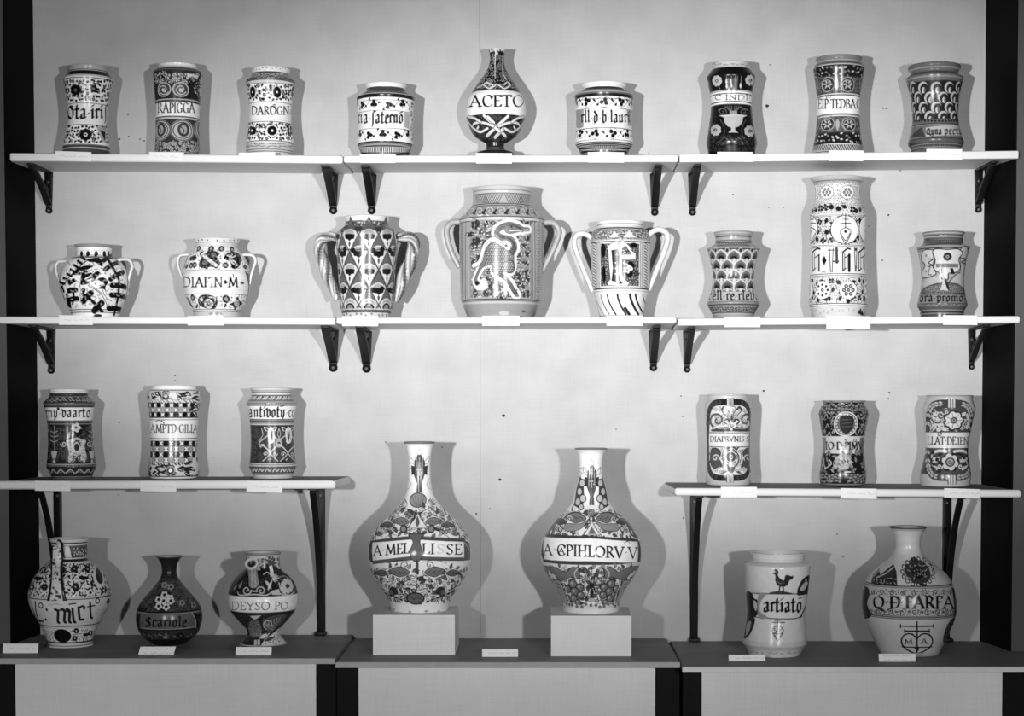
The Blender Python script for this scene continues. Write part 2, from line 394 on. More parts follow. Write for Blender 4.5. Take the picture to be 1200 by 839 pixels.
# ------------------------------------------------------------------ painting engine
# glyphs: lists of polylines in a unit em (x right, y up, baseline 0); 'c' marks a curved one
def sf(x, y, h=.12): return ['l', (x-h, y), (x+h, y)]
CAPS = {
 'A': (.86, [['l', (.06, 0), (.43, 1)], ['l', (.40, 1), (.78, 0)], ['l', (.18, .36), (.62, .36)], sf(.06, 0), sf(.78, 0)]),
 'B': (.68, [['l', (.16, 0), (.16, 1)], ['c', (.1, 1), (.42, .98), (.56, .78), (.42, .56), (.16, .53)], ['c', (.16, .53), (.48, .52), (.66, .28), (.48, .04), (.08, 0)]]),
 'C': (.8, [['c', (.76, .82), (.55, 1), (.22, .9), (.1, .5), (.24, .08), (.55, 0), (.78, .16)], ['l', (.77, .9), (.75, .7)]]),
 'D': (.84, [['l', (.16, 0), (.16, 1)], ['c', (.08, 1), (.45, .98), (.74, .78), (.76, .4), (.55, .06), (.08, 0)]]),
 'E': (.62, [['l', (.16, 0), (.16, 1)], ['l', (.08, 1), (.58, 1), (.57, .86)], ['l', (.16, .52), (.46, .52)], ['l', (.08, 0), (.58, 0), (.6, .16)]]),
 'F': (.58, [['l', (.16, 0), (.16, 1)], ['l', (.08, 1), (.56, 1), (.55, .84)], ['l', (.16, .52), (.44, .52)], sf(.16, 0)]),
 'G': (.86, [['c', (.76, .84), (.52, 1), (.22, .9), (.1, .5), (.24, .08), (.52, 0), (.74, .1)], ['l', (.74, .04), (.74, .42)], sf(.74, .42)]),
 'H': (.86, [['l', (.16, 0), (.16, 1)], ['l', (.7, 0), (.7, 1)], ['l', (.16, .5), (.7, .5)], sf(.16, 0), sf(.7, 0), sf(.16, 1), sf(.7, 1)]),
 'I': (.34, [['l', (.17, 0), (.17, 1)], sf(.17, 0), sf(.17, 1)]),
 'L': (.6, [['l', (.16, 0), (.16, 1)], ['l', (.06, 0), (.56, 0), (.6, .18)], sf(.16, 1)]),
 'M': (1.0, [['l', (.1, 0), (.18, 1)], ['l', (.18, 1), (.5, .1)], ['l', (.5, .1), (.82, 1)], ['l', (.82, 1), (.9, 0)], sf(.1, 0), sf(.9, 0)]),
 'N': (.88, [['l', (.14, 0), (.14, 1)], ['l', (.14, 1), (.74, 0)], ['l', (.74, 0), (.74, 1)], sf(.14, 0), sf(.74, 1)]),
 'O': (.92, [['c', (.46, 1), (.14, .82), (.1, .4), (.3, .03), (.6, .03), (.83, .35), (.8, .78), (.46, 1)]]),
 'P': (.62, [['l', (.16, 0), (.16, 1)], ['c', (.08, 1), (.42, .98), (.6, .75), (.46, .5), (.16, .45)], sf(.16, 0)]),
 'Q': (.94, [['c', (.46, 1), (.14, .82), (.1, .4), (.3, .03), (.6, .03), (.83, .35), (.8, .78), (.46, 1)], ['l', (.42, .1), (.86, -.2)]]),
 'R': (.76, [['l', (.16, 0), (.16, 1)], ['c', (.08, 1), (.42, .98), (.58, .76), (.44, .54), (.16, .5)], ['l', (.34, .5), (.72, 0)], sf(.16, 0)]),
 'S': (.58, [['c', (.52, .84), (.34, 1), (.12, .84), (.2, .6), (.44, .4), (.48, .14), (.26, 0), (.06, .14)]]),
 'T': (.72, [['l', (.36, 0), (.36, 1)], ['l', (.02, .86), (.04, 1), (.68, 1), (.7, .86)], sf(.36, 0)]),
 'V': (.84, [['l', (.06, 1), (.42, 0)], ['l', (.42, 0), (.78, 1)], sf(.06, 1), sf(.78, 1)]),
 'Y': (.8, [['l', (.06, 1), (.4, .45), (.4, 0)], ['l', (.4, .45), (.76, 1)], sf(.4, 0)]),
 '.': (.3, [['l', (.12, .48), (.18, .54)]]),
 '*': (.5, [['l', (.1, .45), (.4, .55)], ['l', (.25, .32), (.25, .68)], ['l', (.12, .62), (.38, .38)]]),
 ' ': (.35, []),
 '-': (.0, [['c', (-.5, 1.15), (-.35, 1.25), (-.2, 1.15)]]),
 'o': (.0, [['c', (-.4, 1.1), (-.52, 1.22), (-.4, 1.36), (-.26, 1.22), (-.4, 1.1)]]),
}
def mn(x): return ['l', (x-.10, .86), (x, .97), (x, .07), (x+.11, .13)]
BLK = {
 'a': (.66, [['l', (.1, .86), (.3, 1), (.46, .88), (.46, .08), (.58, .12)], ['l', (.46, .6), (.14, .42), (.14, .1), (.28, .02), (.46, .14)]]),
 'b': (.66, [['l', (.1, 1.5), (.16, 1.4), (.16, .1), (.34, 0), (.52, .14), (.52, .82), (.36, .98), (.16, .8)]]),
 'c': (.5, [['l', (.48, .84), (.32, 1), (.14, .84), (.14, .12), (.3, 0), (.5, .12)]]),
 'd': (.68, [['l', (.46, .95), (.16, .84), (.14, .12), (.3, 0), (.52, .14), (.52, .85), (.12, 1.4)]]),
 'e': (.54, [['l', (.14, .5), (.48, .64), (.44, .88), (.3, 1), (.14, .86), (.14, .12), (.3, 0), (.52, .12)]]),
 'f': (.46, [['l', (.16, -.35), (.2, 1.2), (.36, 1.45), (.52, 1.3)], ['l', (.04, .95), (.4, .95)]]),
 'j': (.42, [['l', (.1, -.35), (.18, -.1), (.18, 1.2), (.34, 1.45), (.5, 1.3)]]),   # long s
 'g': (.66, [['l', (.52, .9), (.3, 1), (.14, .84), (.14, .16), (.3, .04), (.52, .16)], ['l', (.52, .95), (.52, -.2), (.3, -.4), (.1, -.3)]]),
 'i': (.36, [mn(.17), ['l', (.12, 1.25), (.26, 1.35)]]),
 'k': (.6, [['l', (.1, 1.5), (.16, 1.4), (.16, .05)], ['l', (.16, .5), (.44, .8), (.2, .5), (.52, .05)]]),
 'l': (.34, [['l', (.08, 1.5), (.16, 1.42), (.16, .07), (.3, .13)]]),
 'm': (1.0, [mn(.17), mn(.5), mn(.83), ['l', (.2, .84), (.36, 1)], ['l', (.53, .84), (.68, 1)]]),
 'n': (.68, [mn(.17), mn(.5), ['l', (.2, .84), (.36, 1)]]),
 'o': (.62, [['l', (.3, 1), (.13, .82), (.13, .16), (.3, 0), (.48, .18), (.48, .84), (.3, 1)]]),
 'p': (.66, [['l', (.06, .9), (.16, .98), (.16, -.4)], ['l', (.16, .86), (.36, 1), (.52, .84), (.52, .16), (.36, .02), (.16, .14)]]),
 'r': (.46, [mn(.16), ['l', (.2, .8), (.34, 1), (.46, .88)]]),
 's': (.52, [['l', (.46, .86), (.3, 1), (.14, .82), (.16, .62), (.44, .42), (.44, .14), (.28, 0), (.1, .12)]]),
 't': (.48, [['l', (.2, 1.32), (.18, .1), (.32, .02), (.46, .12)], ['l', (.02, .95), (.42, .95)]]),
 'u': (.68, [mn(.17), mn(.5), ['l', (.2, .06), (.42, .1)]]),
 'v': (.6, [['l', (.04, 1.15), (.14, .95), (.14, .16), (.3, 0), (.48, .18), (.48, .84), (.32, 1), (.14, .9)]]),
 'y': (.62, [mn(.15), ['l', (.46, .96), (.46, .1), (.3, -.25), (.1, -.35)], ['l', (.18, .06), (.44, .1)]]),
 'D': (.8, [['l', (.62, 1.25), (.3, 1.2), (.14, .8), (.2, .2), (.46, 0), (.7, .3), (.66, .9), (.36, 1.25)]]),
 'P': (.8, [['l', (.2, 1.2), (.2, -.2)], ['l', (.02, 1.1), (.4, 1.3), (.66, 1.05), (.62, .6), (.22, .5)]]),
 'S': (.72, [['l', (.62, 1.2), (.3, 1.35), (.12, 1.1), (.2, .85), (.56, .55), (.6, .2), (.34, 0), (.06, .16)], ['l', (.4, 1.3), (.4, .1)]]),
 'Q': (.9, [['l', (.4, 1.2), (.12, .9), (.14, .25), (.42, 0), (.7, .3), (.66, .95), (.4, 1.2)], ['l', (.5, .2), (.95, -.15)]]),
 '.': (.36, [['l', (.12, .48), (.2, .56)]]),
 '-': (.0, [['l', (-.5, 1.2), (-.18, 1.3)]]),
 'O': (.3, [['c', (.12, 1.0), (.02, 1.16), (.12, 1.34), (.26, 1.16), (.12, 1.0)]]),
 ' ': (.34, []),
}
class Canvas:
    """unwrapped glaze surface of one vessel: s = arc length (photo px) from the front, y = height row (photo px)"""
    Q = 2.4
    def __init__(self, crop, xc, R, y0, y1, base):
        self.ox, self.oy, self.k = crop; self.xc = xc; self.R = R
        self.y0, self.y1 = y0-2, y1+2
        self.S = math.pi*max(R(y) for y in np.linspace(y0, y1, 60))+2
        self.w = int(2*self.S*self.Q); self.h = int((self.y1-self.y0)*self.Q)
        self.A = np.full((self.h, self.w), base, np.float32)
        self.flat = False; self.rng = random.Random(int(self.ox*7+self.oy*3))
    def P(self, pts):
        P = np.asarray(pts, float).reshape(-1, 2).copy()
        x = self.ox+P[:, 0]/self.k; y = self.oy+P[:, 1]/self.k
        R = np.array([max(self.R(v), 1.0) for v in y]); c = np.array([self.xc(v) for v in y])
        t = (c-PPX)/F; at_ = np.arctan(t)        # the camera sees each vessel a little from the side
        if self.flat: s = x-c-R*at_; th = np.clip(s/R, -1.5, 1.5)
        else:
            th = np.arcsin(np.clip((x-c)/(R*np.sqrt(1+t*t)), -.985, .985))-at_; s = R*th
        y = y + R*np.cos(th)*(470.0-y)/F
        return np.stack([(s+self.S)*self.Q, (y-self.y0)*self.Q], 1)
    @property
    def u(self): return self.Q/self.k          # crop px -> canvas cells
    def cx(self):                               # crop x of the axis
        ym = (self.y0+self.y1)/2
        return (self.xc(ym)-self.ox)*self.k
    def span(self, y):                          # half circumference in crop px at crop row y
        return math.pi*self.R(self.oy+y/self.k)*self.k
    def _box(self, P, r):
        x0 = max(int(P[:, 0].min()-r-2), 0); x1 = min(int(P[:, 0].max()+r+3), self.w)
        y0 = max(int(P[:, 1].min()-r-2), 0); y1 = min(int(P[:, 1].max()+r+3), self.h)
        return x0, x1, y0, y1
    def _put(self, b, al, v):
        x0, x1, y0, y1 = b; S = self.A[y0:y1, x0:x1]; S += (v-S)*al
    def band(self, ya, yb, v):
        f, self.flat = self.flat, False; p = self.P([(self.cx(), ya), (self.cx(), yb)])[:, 1]; self.flat = f
        r = np.arange(self.h)+0.5
        al = np.clip(r-p[0]+.5, 0, 1)*np.clip(p[1]-r+.5, 0, 1)
        self.A += (v-self.A)*al[:, None].astype(np.float32)
    def hl(self, y, w, v): self.band(y-w/2, y+w/2, v)
    def _stroke(self, P, r, v, nib=None, r2=None):
        """P in cells, r radius in cells; nib=(angle, thick, thin)"""
        if nib:
            a, tk, tn = nib; ca, sa = math.cos(a), math.sin(a); kx = tn/tk
            T = np.array([[ca*kx, sa*kx], [-sa, ca]]); rad = tn/2; pad = tk/2
        else: T = None; rad = r; pad = r
        b = self._box(P, pad)
        x0, x1, y0, y1 = b
        if x1 <= x0 or y1 <= y0: return
        D = np.full((y1-y0, x1-x0), 1e9, np.float32)
        for i in range(max(len(P)-1, 1)):
            p, q = P[i], P[min(i+1, len(P)-1)]
            bx0 = max(int(min(p[0], q[0])-pad-2), x0); bx1 = min(int(max(p[0], q[0])+pad+3), x1)
            by0 = max(int(min(p[1], q[1])-pad-2), y0); by1 = min(int(max(p[1], q[1])+pad+3), y1)
            if bx1 <= bx0 or by1 <= by0: continue
            X, Y = np.meshgrid(np.arange(bx0, bx1)+.5, np.arange(by0, by1)+.5)
            dx, dy = X-p[0], Y-p[1]; e = q-p
            if T is not None:
                dx, dy = T[0, 0]*dx+T[0, 1]*dy, T[1, 0]*dx+T[1, 1]*dy; e = T@e
            L = e@e
            t = np.clip((dx*e[0]+dy*e[1])/L, 0, 1) if L > 1e-9 else 0
            d = np.hypot(dx-t*e[0], dy-t*e[1])
            sub = D[by0-y0:by1-y0, bx0-x0:bx1-x0]; np.minimum(sub, d, out=sub)
        aa = 1.0 if T is None else 0.7
        self._put(b, np.clip((rad-D)/aa+.5, 0, 1), v)
    def st(self, pts, w, v, smooth=True):
        p = catmull(pts, 5) if (smooth and len(pts) > 2) else np.asarray(pts, float)
        self._stroke(self.P(p), max(w*self.u/2, .35), v)
    def poly(self, pts, v, smooth=False, line=None, lw=0):
        p = catmull(pts, 5, True) if smooth else np.asarray(pts, float)
        P = self.P(p); b = self._box(P, 1); x0, x1, y0, y1 = b
        if x1 <= x0 or y1 <= y0: return
        X, Y = np.meshgrid(np.arange(x0, x1)+.5, np.arange(y0, y1)+.5)
        al = np.zeros(X.shape, np.float32)
        for ox, oy in ((-.25, -.25), (.25, -.25), (-.25, .25), (.25, .25)):
            ins = np.zeros(X.shape, bool); n = len(P)
            for i in range(n):
                a, c = P[i], P[(i+1) % n]
                if a[1] == c[1]: continue
                cond = ((a[1] > Y+oy) != (c[1] > Y+oy))
                ins ^= cond & ((X+ox) < (c[0]-a[0])*(Y+oy-a[1])/(c[1]-a[1])+a[0])
            al += ins*.25
        self._put(b, al, v)
        if line is not None: self._stroke(np.vstack([P, P[:1]]), max(lw*self.u/2, .35), line)
    def dot(self, x, y, r, v, ry=None, rot=0.0, w=None):
        """disc or ellipse; w: only the ring of that width"""
        p = self.P([(x, y)])[0]; rx = r*self.u; ry_ = (ry or r)*self.u; m = max(rx, ry_)
        b = self._box(p[None], m+2); x0, x1, y0, y1 = b
        if x1 <= x0 or y1 <= y0: return
        X, Y = np.meshgrid(np.arange(x0, x1)+.5-p[0], np.arange(y0, y1)+.5-p[1])
        if rot: X, Y = X*math.cos(rot)+Y*math.sin(rot), -X*math.sin(rot)+Y*math.cos(rot)
        d = (np.hypot(X/rx, Y/ry_)-1)*min(rx, ry_)
        al = np.clip(.5-d, 0, 1) if w is None else np.clip(w*self.u/2-np.abs(d)+.5, 0, 1)
        self._put(b, al, v)
    def ring(self, x, y, r, w, v, ry=None): self.dot(x, y, r, v, ry, 0, w)
    def leaf(self, x, y, a, L, wd, v, line=None, lw=2):
        ca, sa = math.cos(a), math.sin(a)
        q = [(0, 0), (.3, .5), (.6, .42), (1, 0), (.6, -.42), (.3, -.5)]
        self.poly([(x+L*u*ca-wd*t*sa, y+L*u*sa+wd*t*ca) for u, t in q], v, False, line, lw)
    def spiral(self, x, y, r, turns, a0, w, v, dr=1):
        n = int(10*turns)+2
        pts = [(x+r*(1-.85*i/n)*math.cos(a0+dr*2*math.pi*turns*i/n), y+r*(1-.85*i/n)*math.sin(a0+dr*2*math.pi*turns*i/n)) for i in range(n+1)]
        self._stroke(self.P(pts), max(w*self.u/2, .35), v)
    def flower(self, x, y, r, n, v, cv=None, a0=0.0, pr=.42):
        for i in range(n):
            a = a0+2*math.pi*i/n; self.dot(x+r*.62*math.cos(a), y+r*.62*math.sin(a), r*pr, v)
        if cv is not None: self.dot(x, y, r*.3, cv)
    def palm(self, x, y, a, L, n, spread, v, line=None, wd=.28):
        for i in range(n):
            t = (i-(n-1)/2)/max((n-1)/2, 1); self.leaf(x, y, a+t*spread, L*(1-.25*abs(t)), L*wd, v, line, 2)
    def around(self, y, period, fn, phase=0.0):
        """repeat a motif round the vessel (flat, undistorted)"""
        f, self.flat = self.flat, True
        c = self.cx(); h = self.span(y); n = max(int(round(2*h/period)), 1); per = 2*h/n
        for i in range(n): fn(c-h+(i+.5+phase)*per, i)
        self.flat = f
    def scatter(self, ya, yb, step, fn, x0=None, x1=None):
        f = self.flat
        if x0 is None:
            self.flat = True; c = self.cx(); h = self.span((ya+yb)/2); x0, x1 = c-h, c+h
        rg = self.rng; ny = max(int(round((yb-ya)/step)), 1); dy = (yb-ya)/ny
        for j in range(ny):
            x = x0+rg.random()*step
            while x < x1:
                fn(x+(rg.random()-.5)*step*.5, ya+(j+.5)*dy+(rg.random()-.5)*dy*.6, rg)
                x += step
        self.flat = f
    def foliage(self, ya, yb, step, v, size=.5, x0=None, x1=None, stem=True):
        def f(x, y, g):
            a = g.random()*6.28; k = g.random(); s = step*size*1.45
            if k < .45: self.leaf(x-s*.7*math.cos(a), y-s*.7*math.sin(a), a, s*1.5, s*.85, v)
            elif k < .7: self.flower(x, y, s*.75, 4, v, None, a)
            else: self.dot(x, y, s*.55, v)
            if stem: self.st([(x, y), (x+step*.5*math.cos(a+1.2), y+step*.45*math.sin(a+1.2)), (x+step*.75*math.cos(a+.4), y+step*.75*math.sin(a+.4))], step*.09, v)
        self.scatter(ya, yb, step, f, x0, x1)
    def curls(self, ya, yb, step, v, w, x0=None, x1=None, fill=None):
        def f(x, y, g):
            d = 1 if g.random() < .5 else -1
            if fill is not None and g.random() < .6: self.dot(x, y, step*.28, fill)
            self.spiral(x, y, step*.46, 1.3, g.random()*6.28, w, v, d)
            a = g.random()*6.28; self.leaf(x+step*.3*math.cos(a), y+step*.3*math.sin(a), a, step*.45, step*.2, v)
        self.scatter(ya, yb, step, f, x0, x1)
    def worms(self, ya, yb, step, v, x0=None, x1=None):
        def f(x, y, g):
            a = g.random()*6.28; s = step*.34
            if g.random() < .35: self.dot(x, y, s*.62, v)
            else: self.st([(x-s*math.cos(a), y-s*math.sin(a)), (x, y+s*.4), (x+s*math.cos(a), y+s*math.sin(a))], s*.62, v)
        self.scatter(ya, yb, step, f, x0, x1)
    def text(self, s, x0, x1, yb, h, v, blk=False, tk=.20, tn=.07, ang=None, y1=None):
        G = BLK if blk else CAPS
        if ang is None: ang = -.75 if blk else -.35
        if blk: tk, tn = max(tk, .30), .09
        wds = [G[ch][0]*1.0+(.0 if G[ch][0] == 0 else .06) for ch in s]; tot = sum(wds)
        yE = yb if y1 is None else y1; H = h*self.u; sx = (x1-x0)/tot; x = 0.0; ss = min(h, sx*1.05)*self.u
        for ch, wd in zip(s, wds):
            for ln in G[ch][1]:
                pts = np.array(ln[1:], float)
                if ln[0] == 'c': pts = catmull(pts, 5)
                else: pts = np.concatenate([np.linspace(pts[i], pts[i+1], 4)[(1 if i else 0):] for i in range(len(pts)-1)])
                X = x0+(x+pts[:, 0])*sx
                Q = self.P(np.stack([X, yb+(yE-yb)*(X-x0)/(x1-x0)-pts[:, 1]*h], 1))
                self._stroke(Q, 0, v, (ang, max(ss*tk, 1.6), max(ss*tn, .8)))
            x += wd
    def sample(self, s, y):
        X = np.clip((s+self.S)*self.Q-.5, 0, self.w-1.001); Y = np.clip((y-self.y0)*self.Q-.5, 0, self.h-1.001)
        i, j = X.astype(int), Y.astype(int); fx, fy = X-i, Y-j
        A = self.A
        return (A[j, i]*(1-fx)+A[j, i+1]*fx)*(1-fy)+(A[j+1, i]*(1-fx)+A[j+1, i+1]*fx)*fy

# ------------------------------------------------------------------ vessels
def vessel(name, label, cat, crop, prof, paint, base, place, parts, group=None, handles=(), inside=.45, thick=3.0, extra=None, tone=1.0):
    """prof rows (y, x left, x right[, 1 = crisp corner]) in crop px, top to bottom.
    place: shelf key, or (plane z, centre Y).  parts: [(name, y below which the next part starts)...] top to bottom"""
    ox, oy, k = crop
    rows = np.array([(r[0]/k+oy, (r[1]+r[2])/2/k+ox, (r[2]-r[1])/2/k, r[3] if len(r) > 3 else 0) for r in prof], float)
    # straight axis, fitted
    A = np.polyfit(rows[:, 0], rows[:, 1], 1, w=np.clip(rows[:, 2], 5, None))
    xc = lambda y: A[0]*y+A[1]
    rows[:, 2] /= math.sqrt(1+((xc(rows[-1, 0])-PPX)/F)**2)
    if isinstance(place, str):
        Yc = FRONT/2
        zb = None
    else: zb, Yc = place
    yb = rows[-1, 0]
    if zb is None:
        X = at(xc(yb), yb, Yc)[0]; rb = rows[-1, 2]*(4.1+Yc)/F; zb = max(BOARD[place](X, Yc-rb), BOARD[place](X, Yc+rb))+0.0006
    yb = proj((0, Yc, zb))[1]
    rows[-1, 0] = max(yb, rows[-2, 0]+.3)
    # smooth profile between crisp corners
    segs, cur = [], [0]
    for i in range(1, len(rows)):
        cur.append(i)
        if rows[i, 3] or i == len(rows)-1: segs.append(cur); cur = [i]
    pts = [rows[:1, [0, 2]]]
    for sg in segs:
        pts.append(catmull(rows[sg][:, [0, 2]], 10)[1:] if len(sg) > 2 else rows[sg][1:, [0, 2]])
    pr = np.concatenate(pts)
    L = np.concatenate([[0], np.cumsum(np.hypot(*np.diff(pr, axis=0).T))])
    n = int(L[-1]/DENS)+1
    t = np.linspace(0, L[-1], n); yy = np.interp(t, L, pr[:, 0]); rr = np.interp(t, L, pr[:, 1])
    yy = np.maximum.accumulate(yy)
    o_ = np.argsort(pr[:, 0], kind='stable'); ys_, rs_ = pr[o_, 0], pr[o_, 1]
    Rf = lambda y: float(np.interp(y, ys_, rs_))
    cv = Canvas(crop, xc, Rf, yy[0], yy[-1], base)
    paint(cv)
    sc = (4.1+Yc)/F
    # metres
    z_of = np.vectorize(lambda y: at(0, y, Yc)[2])
    x_of = np.vectorize(lambda y: at(xc(y), y, Yc)[0])
    zz = z_of(yy); zz = zz+(zb-zz[-1])*np.linspace(0, 1, n)**4; rm = rr*sc; xx = x_of(yy)
    base_loc = Vector((xx[-1], Yc, zb))
    root = empty(name, base_loc); tag(root, label, cat, group)
    # columns: dense at the front
    Rm = rr.max(); nf = int(3.6*Rm/DENS); thf = np.linspace(-1.75, 1.75, nf); thb = np.linspace(1.75, 2*math.pi-1.75, 34)[1:-1]
    th = np.concatenate([thf, thb]); nc = len(th); thw = np.where(th > math.pi, th-2*math.pi, th)
    sn, cs = np.sin(th), np.cos(th)
    def ring(x, r, z): return np.stack([x+r*sn-base_loc.x, -r*cs, np.full(nc, z)-base_loc.z], 1)
    V = np.concatenate([ring(xx[i], rm[i], zz[i]) for i in range(n)]).reshape(n, nc, 3)
    S = rr[:, None]*thw[None, :]; YY = np.repeat(yy[:, None], nc, 1)
    col_ = cv.sample(S, YY); tt = np.clip(col_/.5, 0, 1); col_ = tone*col_*(.28+.72*tt*tt*(3-2*tt))  # tone: own grey on some jars, uneven lamp light offset in paint on others
    cuts = [0]+[int(np.searchsorted(yy, oy+c/k)) for _, c in parts[:-1]]+[n-1]
    tk = thick*sc
    for i, (pn, _) in enumerate(parts):
        a, b = cuts[i], cuts[i+1]
        if b <= a: continue
        Vp = V[a:b+1].reshape(-1, 3); cp = col_[a:b+1].reshape(-1); nr = b+1-a; caps = []
        if i == 0:       # lip and the hollow inside
            inn = []; ip = []
            def add(x, r, z, v): inn.append(ring(x, max(r, .0008), z)); ip.append(np.full(nc, v))
            d_in = (zz[0]-zz[-1])
            idx = np.linspace(0, n*0.93, 16).astype(int)
            for ii in idx[::-1]:
                fl = max(zz[ii], zz[-1]+tk)
                if ii == idx[-1]: add(xx[ii], .0008, fl, inside)
                add(xx[ii], max(rm[ii]-tk*(1.0 if ii else 1.0), .0010), fl-(tk*.35 if ii == 0 else 0), inside)
            add(xx[0], rm[0]-tk*.75, zz[0]+tk*.10, col_[0, nf//2]); add(xx[0], rm[0]-tk*.4, zz[0]+tk*.22, col_[0, nf//2]); add(xx[0], rm[0]-tk*.12, zz[0]+tk*.12, col_[0, nf//2])
            Vp = np.concatenate(inn+[Vp]); cp = np.concatenate(ip+[cp]); nr += len(inn)
        if i == len(parts)-1: caps = [nr-1]
        me = grid_mesh(pn, Vp, nr, nc, True, cp, caps)
        link(pn, me, M['glaze'], root)
    for h in handles: handle(root, base_loc, crop, Yc, sc, **h)
    if extra: extra(root, base_loc, crop, Yc, sc, xc, Rf)
    return root

def sweep(name, root, P, wid, dep, paintf, side=None, seg=22, twist=0.0, lobes=0):
    """tube through 3-D points P (root space); wid/dep: half sizes across / along 'side'"""
    P = np.asarray(P, float); n = len(P)
    T = np.gradient(P, axis=0); T /= np.linalg.norm(T, axis=1)[:, None]
    side = np.array([0, 1.0, 0]) if side is None else side
    V, C = [], []
    for i in range(n):
        B = side-(side@T[i])*T[i]; B /= np.linalg.norm(B); N = np.cross(T[i], B)
        u = i/(n-1)
        for j in range(seg):
            a = 2*math.pi*j/seg
            g = 1.0+(.22*math.cos(lobes*(a+twist*u)) if lobes else 0)
            V.append(P[i]+N*wid[i]*g*math.cos(a)+B*dep[i]*g*math.sin(a)); C.append(paintf(u, (a+twist*u) if lobes else a))
    me = grid_mesh(name, np.array(V), n, seg, True, C, (0, n-1))
    bm = bmesh.new(); bm.from_mesh(me); bmesh.ops.recalc_face_normals(bm, faces=bm.faces[:]); bm.to_mesh(me); bm.free()
    return link(name, me, M['glaze'], root)
def handle(root, loc, crop, Yc, sc, path, paint, depth=1.2, twist=0.0, lobes=0):
    ox, oy, k = crop
    q = catmull([p[:2]+(p[2] if len(p) > 2 else 30,) for p in path], 14)
    P = [at(ox+x/k, oy+y/k, Yc)-np.array(loc) for x, y, w in q]
    w = q[:, 2]/2/k*sc
    sweep('handle', root, P, w, w*depth, paint, seg=28 if lobes else 20, twist=twist, lobes=lobes)

W, K, D, G_, L_ = .82, .02, .07, .26, .52
ALB = 'albarello'
BND = 'handled storage jars on the second shelf'

# ---- top row -------------------------------------------------------
def p_iris(c):
    c.band(0, 100, .42); c.hl(96, 6, .08); c.band(103, 138, .05); c.hl(146, 5, .4); c.hl(160, 5, K)
    c.foliage(172, 345, 27, .03, .46); c.flower(185, 255, 42, 7, K, .2); c.flower(320, 245, 30, 6, K, .3)
    c.hl(352, 5, K); c.band(356, 512, .74); c.hl(516, 5, K)
    c.text('Dta.irij', 118, 432, 472, 76, .03, True, tk=.2)
    c.foliage(524, 655, 27, .03, .46); c.dot(262, 592, 44, W); c.flower(262, 592, 46, 8, K, W); c.dot(262, 592, 8, K)
    c.poly([(340, 530), (415, 540), (410, 655), (380, 640)], .4); c.poly([(365, 555), (408, 575), (405, 640)], D)
    c.hl(664, 5, K); c.band(668, 760, .13); c.hl(690, 10, .42)
vessel(ALB, 'waisted drug jar with scattered dark leaves and a blackletter band, first on the top shelf', 'jar', (60, 66, 6.45),
       [(88, 124, 441), (108, 130, 442), (125, 134, 438), (142, 124, 446), (172, 88, 462, 1), (190, 89, 461), (270, 102, 445), (400, 121, 428), (500, 123, 424), (600, 108, 430), (660, 93, 440), (700, 85, 446), (760, 85, 450)],
       p_iris, W, '1l', [('rim', 106), ('neck', 160), ('body', 664), ('foot', 0)])

def p_pigra(c):
    c.band(0, 86, .72); c.band(86, 120, .08); c.hl(100, 8, .2)
    c.band(118, 320, .06); c.curls(122, 200, 40, .5, 4); c.scatter(125, 200, 26, lambda x, y, g: c.dot(x, y, 5, .6))
    for x in (205, 335, 470): 
        c.dot(x, 250, 62, .14, 54); c.ring(x, 250, 58, 7, .5, 50); c.spiral(x, 250, 42, 1.6, .5, 6, .55); c.palm(x-5, 262, -.6, 34, 4, 1.0, .5)
    c.poly([(485, 150), (508, 160), (495, 330), (478, 300)], .72)
    c.poly([(380, 128), (470, 150), (440, 175), (385, 165)], .62)
    c.foliage(150, 320, 24, K, .5, 395, 480)
    c.band(318, 344, .2); c.hl(322, 4, .6); c.hl(336, 5, K); c.band(344, 450, .76); c.hl(452, 6, K); c.hl(466, 7, .55)
    c.text('RAPIGGA', 160, 442, 425, 74, K); c.st([(148, 352), (148, 428)], 8, K, False)
    c.band(472, 760, .09)
    for x in (180, 350, 480):
        c.dot(x, 560, 96, .42, 80); c.ring(x, 560, 90, 5, K, 74); c.ring(x, 560, 72, 5, K, 60); c.dot(x+6, 555, 46, .1, 52); c.dot(x+6, 555, 26, .36, 34); c.st([(x-20, 530), (x+10, 560), (x-5, 590)], 6, K)
    c.curls(640, 740, 32, .42, 5); c.scatter(640, 740, 20, lambda x, y, g: c.leaf(x, y, g.random()*6, 14, 6, .45))
    c.hl(725, 10, .3)
vessel(ALB, 'dark patterned drug jar with white band lettered RAPIGGA, second on the top shelf', 'jar', (160, 66, 6.45),
       [(72, 162, 456), (90, 166, 456), (100, 158, 464), (124, 128, 500, 1), (150, 127, 500), (250, 134, 490), (400, 140, 474), (550, 142, 472), (680, 140, 480), (760, 140, 484)],
       p_pigra, .3, '1l', [('rim', 88), ('neck', 118), ('body', 0)])

